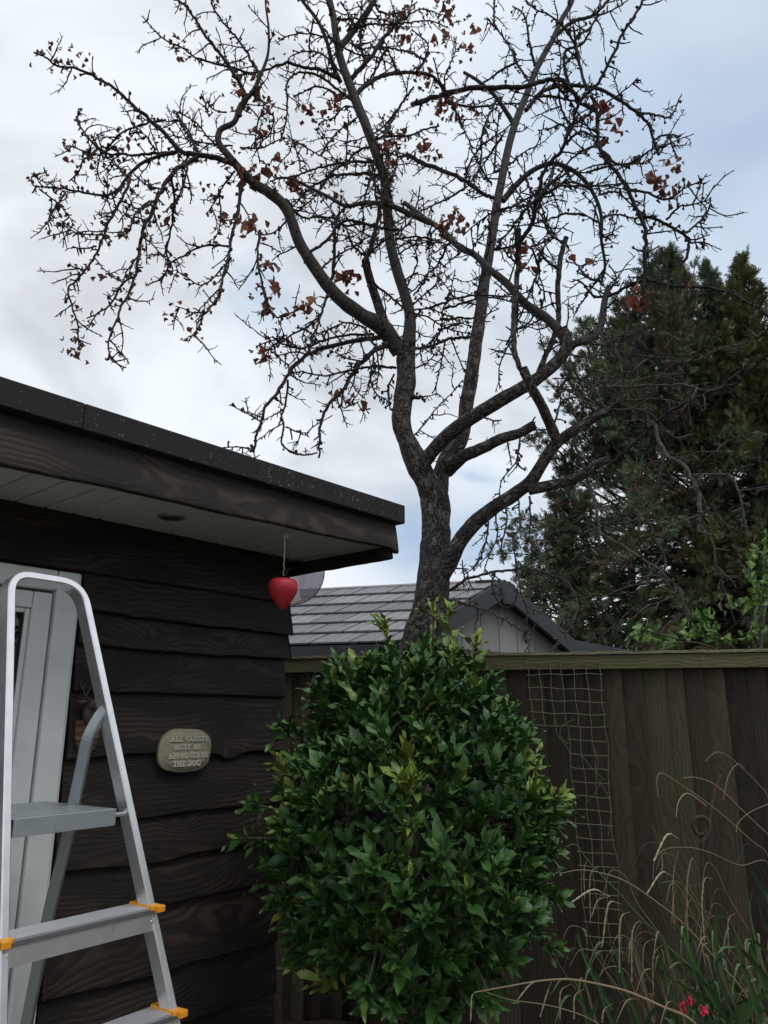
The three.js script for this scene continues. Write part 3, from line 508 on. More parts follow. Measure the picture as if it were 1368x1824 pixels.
// ---------------------------------------------------------------- neighbour's plastic shed behind the fence
{
  const P = V(0.80, 2.50, -5.40), G = V(0.69, 0, -0.5), half = G.length(); G.normalize(); const K = V(-1, 0, -0.29).normalize();
  const base = V(P.x, 0, P.z), t = thing('plastic_garden_shed', 'grey plastic neighbouring shed with slate look roof and black trimmed gable', 'shed', base);
  const drop = 0.46 / half, LEN = 2.3, Q = (g, k, y) => V(P.x, y, P.z).addScaledVector(G, g).addScaledVector(K, k), roofY = (g) => P.y - Math.abs(g) * drop;
  // a slab between four corner points with a given thickness
  function slab(a, b, c, d, th, bev = 0) {
    const n = b.clone().sub(a).cross(d.clone().sub(a)).normalize().multiplyScalar(-th), pos = [], idx = [], uv = [];
    const lo = [a, b, c, d].map((p) => p.clone().add(n)), ctr = a.clone().add(b).add(c).add(d).multiplyScalar(0.25);
    const up = [a, b, c, d].map((p) => (bev ? p.clone().lerp(ctr, bev) : p));
    const quad = (p, q, r, s) => { const m = pos.length / 3; const w = p.distanceTo(q), h = q.distanceTo(r); [p, q, r, s].forEach((v, i) => { pos.push(v.x, v.y, v.z); uv.push(...[[0, 0], [w, 0], [w, h], [0, h]][i]); }); idx.push(m, m + 1, m + 2, m, m + 2, m + 3); };
    quad(...up); quad(lo[3], lo[2], lo[1], lo[0]); for (let i = 0; i < 4; i++) quad(lo[i], lo[(i + 1) % 4], up[(i + 1) % 4], up[i]);
    return geom(pos, idx, uv);
  }
  const ridged = texture(256, 256, (u, v) => 0.72 + 0.34 * N(u * 16, v * 0.8, 2) + 0.3 * N(u * 38, v * 1.2, 6) + 0.22 * fbm(u * 9, v * 9, 5, 4));
  const tiles = [0.34, 0.27, 0.40, 0.31].map((c, i) => std(rgb(c, c, c * 1.02), 0.5, { map: scaled(ridged, 3.3, 2.2, i * 0.3, 0), bumpMap: scaled(ridged, 3.3, 2.2, i * 0.3, 0), bumpScale: 0.006 })), r = rng(77);
  const rows = 6, ext = half + 0.05;
  for (const side of [-1, 1]) {
    const roof = mesh('roof_side', new THREE.BufferGeometry(), tiles[0], t);
    const sub = slab(...[[0, -0.02], [0, LEN], [ext, LEN], [ext, -0.02]].map(([g, k]) => Q(side * g, k, roofY(g) - 0.02)), 0.012 * side); sub.translate(-base.x, 0, -base.z); roof.geometry = sub; roof.material = std(rgb(0.03, 0.03, 0.032), 0.7);
    for (let j = 0; j < rows; j++) {
      let k = -0.02 - (j % 2) * 0.11 - r() * 0.03;
      while (k < LEN) {
        const w = 0.2 + 0.09 * r(), k0 = Math.max(k, -0.02), k1 = Math.min(k + w - 0.014, LEN); k += w; if (k1 - k0 < 0.02) continue;
        const g0 = (j + 0.02) / rows * ext, g1 = (j + 1.0) / rows * ext, c = [[g0, k0, 0.002], [g0, k1, 0.002], [g1, k1, 0.016], [g1, k0, 0.016]].map(([g, kk, l]) => Q(side * g, kk, roofY(g) + l));
        const s = side < 0 ? slab(c[0], c[1], c[2], c[3], -0.012) : slab(c[3], c[2], c[1], c[0], -0.012); part('roof_tile', s, tiles[Math.floor(r() * 4)], roof, t);
      }
    }
  }
  const black = std(rgb(0.035, 0.038, 0.045), 0.55), grey = [0.27, 0.25, 0.285].map((c, i) => std(rgb(c * 1.02, c, c * 0.98), 0.7));
  const rc = slab(Q(-0.03, -0.04, P.y + 0.006), Q(-0.03, LEN, P.y + 0.006), Q(0.03, LEN, P.y + 0.006), Q(0.03, -0.04, P.y + 0.006), 0.012); part('ridge_cap', rc, std(rgb(0.55, 0.56, 0.57), 0.35), t);
  for (const kk of [1.52, -0.02]) { const c = slab(Q(-0.06, kk + 0.13, P.y + 0.012), Q(-0.06, kk, P.y + 0.012), Q(0.06, kk, P.y + 0.025), Q(0.06, kk + 0.13, P.y + 0.025), 0.02); part('ridge_end', c, black, t); }
  // gable panels with grooves, side walls, trims
  const nP = 9; for (let i = 0; i < nP; i++) {
    const a = -half + 0.06 + i * (2 * half - 0.12) / nP + 0.003, b = -half + 0.06 + (i + 1) * (2 * half - 0.12) / nP - 0.003, ya = roofY(a) - 0.05, yb = roofY(b) - 0.05;
    part('gable_panel', slab(Q(a, 0.06, 0.05), Q(b, 0.06, 0.05), Q(b, 0.06, yb), Q(a, 0.06, ya), 0.015), grey[i % 3], t);
  }
  part('gable_backing', slab(Q(-half + 0.06, 0.085, 0.04), Q(half - 0.06, 0.085, 0.04), Q(half - 0.06, 0.085, roofY(half) - 0.06), Q(-half + 0.06, 0.085, roofY(half) - 0.06), 0.01), black, t);
  part('gable_backing', slab(Q(-half + 0.06, 0.085, roofY(half) - 0.06), Q(half - 0.06, 0.085, roofY(half) - 0.06), Q(0.02, 0.085, P.y - 0.05), Q(-0.02, 0.085, P.y - 0.05), 0.01), black, t);
  for (const s of [-1, 1]) part('side_wall', slab(Q(s * (half - 0.05), 0.05, 0.0), Q(s * (half - 0.05), LEN, 0.0), Q(s * (half - 0.05), LEN, roofY(half)), Q(s * (half - 0.05), 0.05, roofY(half)), 0.02), grey[0], t);
  for (const s of [-1, 1]) part('barge_board', slab(...[[0, 0.012], [ext + 0.03, 0.012], [ext + 0.03, -0.105], [0, -0.115]].map(([g, l]) => Q(s * g, -0.035, P.y - g * drop + l)), 0.035 * s), black, t);
  for (const s of [-1, 1]) part('eave_trim', slab(...[[-0.03, 0.0], [LEN, 0.0], [LEN, -0.09], [-0.03, -0.09]].map(([k, l]) => Q(s * (ext + 0.012), k, roofY(ext) + l)), 0.03 * s), black, t);
  part('cross_trim', slab(Q(-half + 0.05, 0.036, 2.015), Q(half - 0.05, 0.036, 2.015), Q(half - 0.05, 0.036, 1.975), Q(-half + 0.05, 0.036, 1.975), -0.02), black, t);
  // badge at the peak: pentagon plate with an embossed rounded emblem
  const turn = Math.atan2(-G.z, G.x), pl = new THREE.Shape(); [[0, 0.075], [0.075, 0.028], [0.052, -0.085], [-0.052, -0.085], [-0.075, 0.028]].forEach(([x, y], i) => (i ? pl.lineTo(x, y) : pl.moveTo(x, y)));
  const inn = new THREE.Path(); [[0, 0.058], [0.06, 0.02], [0.041, -0.07], [-0.041, -0.07], [-0.06, 0.02]].forEach(([x, y], i) => (i ? inn.lineTo(x, y) : inn.moveTo(x, y)));
  const place = (g, o) => { g.rotateY(turn); const p = Q(0, -0.074 - o, P.y - 0.075); g.translate(p.x, p.y, p.z); return g; };
  const badge = part('badge', place(new THREE.ExtrudeGeometry(pl, { depth: 0.012, bevelSize: 0.003, bevelThickness: 0.003, bevelSegments: 2 }), 0), black, t);
  const ringS = pl.clone(); ringS.holes.push(inn); part('badge_rim', place(new THREE.ExtrudeGeometry(ringS, { depth: 0.006, bevelEnabled: false }), 0.014), black, badge, t);
  const rr = new THREE.Shape(); rr.absarc(0.018, -0.01, 0.02, -Math.PI / 2, Math.PI / 2); rr.absarc(-0.018, -0.01, 0.02, Math.PI / 2, 1.5 * Math.PI); const rh = new THREE.Path(); rh.absarc(0.016, -0.01, 0.014, -Math.PI / 2, Math.PI / 2); rh.absarc(-0.016, -0.01, 0.014, Math.PI / 2, 1.5 * Math.PI); rr.holes.push(rh);
  part('emblem', place(new THREE.ExtrudeGeometry(rr, { depth: 0.005, bevelEnabled: false }), 0.014), std(rgb(0.06, 0.063, 0.07), 0.5), badge, t);
}
{ // low timber lean-to beyond, and two far roofs
  const a = at(1018, 1144, 7.4), b = at(1125, 1155, 8.6), t = thing('timber_outbuilding', 'low orange brown slatted outbuilding with a black roof edge beyond the fence', 'outbuilding', V(a.x, 0, a.z));
  const d = b.clone().sub(a).setY(0), L = d.length(), ang = Math.atan2(-d.z, d.x); t.rotation.y = ang;
  mesh('roof', box(-0.3, L + 0.5, a.y - 0.09, a.y + 0.0, -1.6, 0.12, 0.008), std(rgb(0.035, 0.037, 0.042), 0.6), t);
  mesh('wall', box(-0.2, L + 0.4, 0, a.y - 0.092, -1.5, -0.04), std(rgb(0.10, 0.055, 0.03), 0.8), t);
  for (let k = 0; k < 16; k++) mesh('slat', box(-0.15 + k * 0.13, -0.08 + k * 0.13, 0, a.y - 0.094, -0.036, -0.008, 0.003), stained(k % 3 + 14, k % 4 ? rgb(0.34, 0.17, 0.085) : rgb(0.55, 0.42, 0.3)), t);
}
{
  const c = at(1056, 1136, 26), t = thing('distant_house', 'far house with a pale grey pointed roof below the conifers', 'house', V(c.x, 0, c.z)), h = c.y;
  const s = new THREE.Shape(); s.moveTo(-2.6, h - 1.1); s.lineTo(0, h); s.lineTo(2.6, h - 1.1); s.lineTo(2.4, h - 1.1); s.lineTo(0, h - 0.1); s.lineTo(-2.4, h - 1.1);
  mesh('roof', new THREE.ExtrudeGeometry(s, { depth: 6, bevelEnabled: false }).translate(0, 0, -6), std(rgb(0.22, 0.22, 0.235), 0.8), t);
  const w = new THREE.Shape(); w.moveTo(-2.3, 0); w.lineTo(2.3, 0); w.lineTo(2.3, h - 1.1); w.lineTo(0, h - 0.12); w.lineTo(-2.3, h - 1.1); mesh('wall', new THREE.ExtrudeGeometry(w, { depth: 5.8, bevelEnabled: false }).translate(0, 0, -5.9), std(rgb(0.3, 0.28, 0.27), 0.85), t);
  const c2 = at(668, 1064, 34), t2 = thing('distant_house', 'far house hidden behind the neighbouring shed roof with thin television aerial', 'house', V(c2.x, 0, c2.z));
  const s2 = new THREE.Shape(); s2.moveTo(-4, c2.y - 2.4); s2.lineTo(0, c2.y); s2.lineTo(4, c2.y - 2.4); mesh('roof', new THREE.ExtrudeGeometry(s2, { depth: 7, bevelEnabled: false }).translate(0, 0, -7), std(rgb(0.2, 0.1, 0.07), 0.8), t2);
  mesh('wall', box(-3.6, 3.6, 0, c2.y - 2.4, -6.8, -0.2), std(rgb(0.3, 0.2, 0.15), 0.85), t2);
  const am = std(rgb(0.2, 0.2, 0.21), 0.5), ae = [box(-0.02, 0.02, c2.y - 0.1, c2.y + 0.62, -3.02, -2.98), box(-0.45, 0.5, c2.y + 0.55, c2.y + 0.58, -3.015, -2.985)];
  for (let k = 0; k < 7; k++) ae.push(box(-0.42 + k * 0.13, -0.405 + k * 0.13, c2.y + 0.4 + 0.015 * k, c2.y + 0.73 - 0.015 * k, -3.01, -2.99)); mesh('aerial', mergeGeometries(ae), am, t2);
}

// ---------------------------------------------------------------- bare fruit tree with withered leaves
const treeBase = at(722, 1795, 3.75); treeBase.y = 0.10;
const tree = thing('bare_tree', 'bare dead looking fruit tree with dark twisted limbs and few brown leaves', 'tree', treeBase);
const zones = { A: [0, 0, 0.351], B: [340, 0, 0.351], C: [760, 0, 0.4444], D: [400, 480, 0.351], E: [640, 560, 0.4094], F: [900, 420, 0.4167], P: [0, 0, 1] };
const known = [];                                                   // every placed point of the tree: [px, py, depth]
const treeRandom = rng(2024);
function nearestDepth(px, py) { let b = 1e9, d = 3.75; for (const k of known) { const q = (k[0] - px) ** 2 + (k[1] - py) ** 2; if (q < b) { b = q; d = k[2]; } } return d; }
// a limb or branch: zone of the tracing, widths at both ends (zone units), change of distance, points
function trace(name, z, w0, w1, dd, pts, { mat = twigBark, sides = 9, rough = 0.12, freq = 26, spurs = 1, shoots = 0.35, depth, widths, step = 0.02 } = {}) {
  const [ox, oy, s] = zones[z], P = pts.map(([x, y]) => [ox + x * s, oy + y * s]);
  const d0 = depth ?? nearestDepth(...P[0]); let L = 0; const acc = [0];
  for (let i = 1; i < P.length; i++) { L += Math.hypot(P[i][0] - P[i - 1][0], P[i][1] - P[i - 1][1]); acc.push(L); }
  const ph = treeRandom() * 6, seed = treeRandom() * 40;
  const q = P.map(([x, y], i) => { const f = acc[i] / L, d = d0 + dd * (f ** 0.85) + (i ? 0.05 * Math.sin(ph + f * 4) - 0.05 * Math.sin(ph) : 0); known.push([x, y, d]); if (i) known.push([(x + P[i - 1][0]) / 2, (y + P[i - 1][1]) / 2, d]); return [at(x, y, d), d, f, (widths ? widths[i] : mix(w0, w1, f ** 0.8)) * s * metres(x, y, d) / 2]; });
  const curve = new THREE.CatmullRomCurve3(q.map((e) => e[0]), false, 'centripetal'), n = Math.max(4, Math.ceil(curve.getLength() / step)), c = [], rad = [];
  for (let i = 0; i <= n; i++) { const u = i / n * (q.length - 1), a = Math.min(q.length - 2, Math.floor(u)); c.push(curve.getPoint(i / n)); rad.push(Math.max(0.0013, mix(q[a][3], q[a + 1][3], u - a))); }
  if (rad[0] < 0.016) for (let i = 1; i < n; i++) { const k = Math.min(0.009, rad[i] * 1.5); c[i].add(V(N(i * 0.55, seed) * k, N(i * 0.55, seed + 9) * k, N(i * 0.55, seed + 5) * k)); }
  const g = sweep(c, rad.map((r, i) => r * (rad[0] < 0.016 ? 1 + 0.25 * Math.max(0, N(i * 0.8, seed)) : 1)), sides, { rough, freq, seed });
  const m = part(name, g, mat, tree);
  growth(m, c, rad, spurs, shoots, mat === lichenBark ? lichenBark : twigBark);
  return m;
}
// knobbly spurs and side twigs of one branch, joined into one part of it
const UP = V(0, 1, 0);
function stick(list, p, dir, len, r0, bend, rnd, sides = 5) {
  const n = Math.max(3, Math.ceil(len / 0.014)), q = [], rad = [], d = dir.clone(); const x = p.clone();
  for (let i = 0; i <= n; i++) { q.push(x.clone()); rad.push(r0 * (1 - 0.45 * i / n) * (1 + 0.35 * (rnd() - 0.4))); d.add(V((rnd() - 0.5) * bend, (rnd() - 0.5) * bend, (rnd() - 0.5) * bend)).normalize(); x.addScaledVector(d, len / n); }
  rad[n] *= 1.15; list.push(sweep(q, rad, sides)); return [q, d];
}
function around(t, rnd, forward) { const v = V(rnd() - 0.5, rnd() - 0.5, rnd() - 0.5); v.addScaledVector(t, -v.dot(t)).normalize(); return v.addScaledVector(t, forward).normalize(); }
function growth(m, c, rad, spurs, shoots, mat) {
  const list = [], R = treeRandom; let len = 0; const t = V(0, 0, 0);
  let next = 0.02, nextShoot = 0.05 + R() * 0.1;
  for (let i = 1; i < c.length - 1; i++) {
    const d = c[i].distanceTo(c[i - 1]); len += d; next -= d; nextShoot -= d; t.copy(c[i + 1]).sub(c[i - 1]).normalize();
    if (spurs && next < 0) {
      next = (0.008 + R() * 0.026) / spurs * (rad[i] > 0.02 ? 2.2 : 1);
      const p = c[i].clone(), dir = around(t, R, 0.5), l = 0.010 + R() * R() * 0.05, [q, dd] = stick(list, p.addScaledVector(dir, rad[i] * 0.6), dir, l, 0.0033 + R() * 0.0022, 0.7, R);
      if (R() < 0.5) stick(list, q[Math.floor(q.length * 0.6)], around(dd, R, 0.7), 0.012 + R() * 0.025, 0.0025, 0.6, R);
      if (R() < 0.3) { const b = new THREE.IcosahedronGeometry(0.0055 + R() * 0.004, 0); b.scale(1, 1.4, 1); b.translate(...q[q.length - 1].toArray()); const bi = b.attributes.position.count, ix = []; for (let k = 0; k < bi; k++) ix.push(k); b.setIndex(ix); list.push(b); }
    }
    if (shoots && nextShoot < 0) {
      nextShoot = (0.05 + R() * 0.16) / (shoots * 3.4);
      const dir = around(t, R, 0.45).addScaledVector(UP, -0.15 - R() * 0.25).normalize(), l = 0.05 + R() * 0.15;
      const [q] = stick(list, c[i].clone(), dir, l, Math.min(0.0052, 0.0032 + rad[i] * 0.15), 0.42, R);
      for (let k = 2; k < q.length - 1; k++) if (R() < 0.5) { const tt = q[k + 1].clone().sub(q[k - 1]).normalize(); const [q2] = stick(list, q[k], around(tt, R, 0.6), 0.012 + R() * R() * 0.07, 0.0027, 0.55, R, 4); if (R() < 0.4) stick(list, q2[2], around(tt, R, 0.6), 0.015 + R() * 0.02, 0.0023, 0.5, R, 4); }
    }
  }
  if (list.length) part('twigs', mergeGeometries(list), mat, m, tree, 'stuff');
}
const TR = { mat: trunkBark, sides: 30, rough: 0.20, freq: 13, spurs: 0, shoots: 0, step: 0.012 };
const LI = { mat: limbBark, sides: 18, rough: 0.14, freq: 18, spurs: 0.12, shoots: 0.16 };
const LD = { mat: trunkBark, sides: 18, rough: 0.17, freq: 18, spurs: 0.12, shoots: 0.16 };
// trunk and stems
trace('trunk', 'P', 0, 0, 0, [[722, 1800], [724, 1500], [733, 1300], [746, 1190], [757, 1120], [768, 1077], [774, 1006], [777, 936], [775, 895], [765, 862]], { ...TR, depth: 3.75, widths: [120, 100, 90, 78, 68, 62, 55, 50, 52, 44] });
trace('stem', 'D', 0, 0, -0.10, [[1062, 1190], [1040, 1110], [985, 1000], [930, 880], [898, 780], [905, 660], [922, 560], [920, 450], [928, 380]], { ...TR, sides: 24, widths: [110, 115, 120, 100, 95, 98, 98, 98, 88] });
trace('stem', 'D', 0, 0, 0.22, [[1080, 1200], [1092, 1110], [1100, 1040], [1130, 960], [1190, 880], [1217, 780], [1228, 680], [1250, 560], [1270, 420], [1290, 280], [1310, 150], [1322, 30]], { ...TR, sides: 22, spurs: 0.1, shoots: 0.1, widths: [90, 88, 86, 88, 80, 74, 74, 70, 66, 62, 58, 52] });
trace('limb', 'B', 0, 0, 0.25, [[1088, 1850], [1098, 1770], [1110, 1690], [1112, 1600], [1080, 1480], [1040, 1350], [1010, 1220], [1000, 1100], [990, 1000], [980, 900], [940, 780], [890, 640], [840, 520], [795, 400], [760, 300], [740, 200], [725, 100], [705, 0], [690, -90]], { ...LI, widths: [86, 82, 66, 56, 54, 52, 51, 50, 48, 47, 46, 48, 48, 44, 40, 36, 34, 30, 28] });
trace('limb', 'B', 0, 0, -0.55, [[1060, 1790], [975, 1665], [870, 1600], [760, 1520], [680, 1430], [610, 1330], [550, 1230], [515, 1130], [470, 1040], [400, 980], [320, 930], [250, 860], [190, 790], [140, 720], [150, 660], [220, 620], [250, 540], [310, 470], [350, 390], [390, 280], [395, 150], [380, 30], [376, -40]], { ...LI, widths: [80, 92, 72, 70, 66, 60, 56, 54, 54, 54, 48, 42, 36, 34, 30, 28, 26, 22, 18, 14, 12, 9, 6] });
trace('pruned_stub', 'B', 52, 40, -0.12, [[985, 1650], [955, 1560], [925, 1470], [898, 1380], [885, 1318]], LD);
trace('limb', 'C', 48, 18, 0.25, [[205, 1345], [225, 1180], [245, 1050], [265, 930], [285, 800], [305, 700], [330, 580], [360, 480], [400, 380], [430, 300], [470, 220], [510, 150], [540, 80], [580, 10], [600, -60]], LI);
trace('limb', 'E', 0, 0, -0.45, [[250, 690], [285, 640], [350, 560], [430, 490], [520, 430], [610, 375], [700, 325], [780, 275], [860, 205], [895, 155], [905, 110], [880, 60]], { ...LD, widths: [70, 62, 60, 62, 62, 62, 58, 54, 54, 52, 50, 44] });
trace('limb', 'E', 60, 40, -0.4, [[385, 680], [450, 620], [540, 580], [620, 540], [700, 515], [765, 478]], LD);
trace('limb', 'E', 0, 0, -0.75, [[340, 1150], [385, 1085], [430, 1000], [500, 910], [580, 845], [680, 780], [750, 720], [820, 610], [870, 550], [960, 490], [1040, 440], [1100, 400], [1140, 300], [1190, 150], [1225, 0]], { ...LD, widths: [95, 84, 68, 66, 64, 60, 54, 52, 48, 42, 38, 26, 18, 16, 14] });
trace('limb', 'C', 44, 18, 0.3, [[575, 1400], [545, 1345], [480, 1275], [400, 1222], [320, 1135], [250, 1078], [190, 1020], [130, 990], [60, 920], [0, 882], [-90, 812]], { ...LI, shoots: 0.5 });
trace('limb', 'B', 34, 12, -0.1, [[1215, 1130], [1100, 1080], [1000, 1040], [880, 1030], [790, 1045], [700, 1000], [600, 950], [500, 905], [430, 905]], { ...LI, spurs: 0.7, shoots: 0.35 });
trace('limb', 'E', 48, 40, -0.1, [[870, 570], [835, 490], [790, 390], [740, 300], [712, 232]], LD);
trace('limb', 'E', 52, 34, -0.2, [[740, 762], [850, 740], [960, 705], [1040, 650], [1092, 628]], LD);
trace('pruned_stub', 'C', 22, 20, 0.08, [[440, 1520], [470, 1440], [500, 1375], [528, 1290], [525, 1150], [542, 1010], [560, 950]], LD);
trace('pruned_stub', 'C', 22, 20, -0.05, [[385, 1500], [352, 1400], [350, 1250], [365, 1080], [370, 918]], LD);
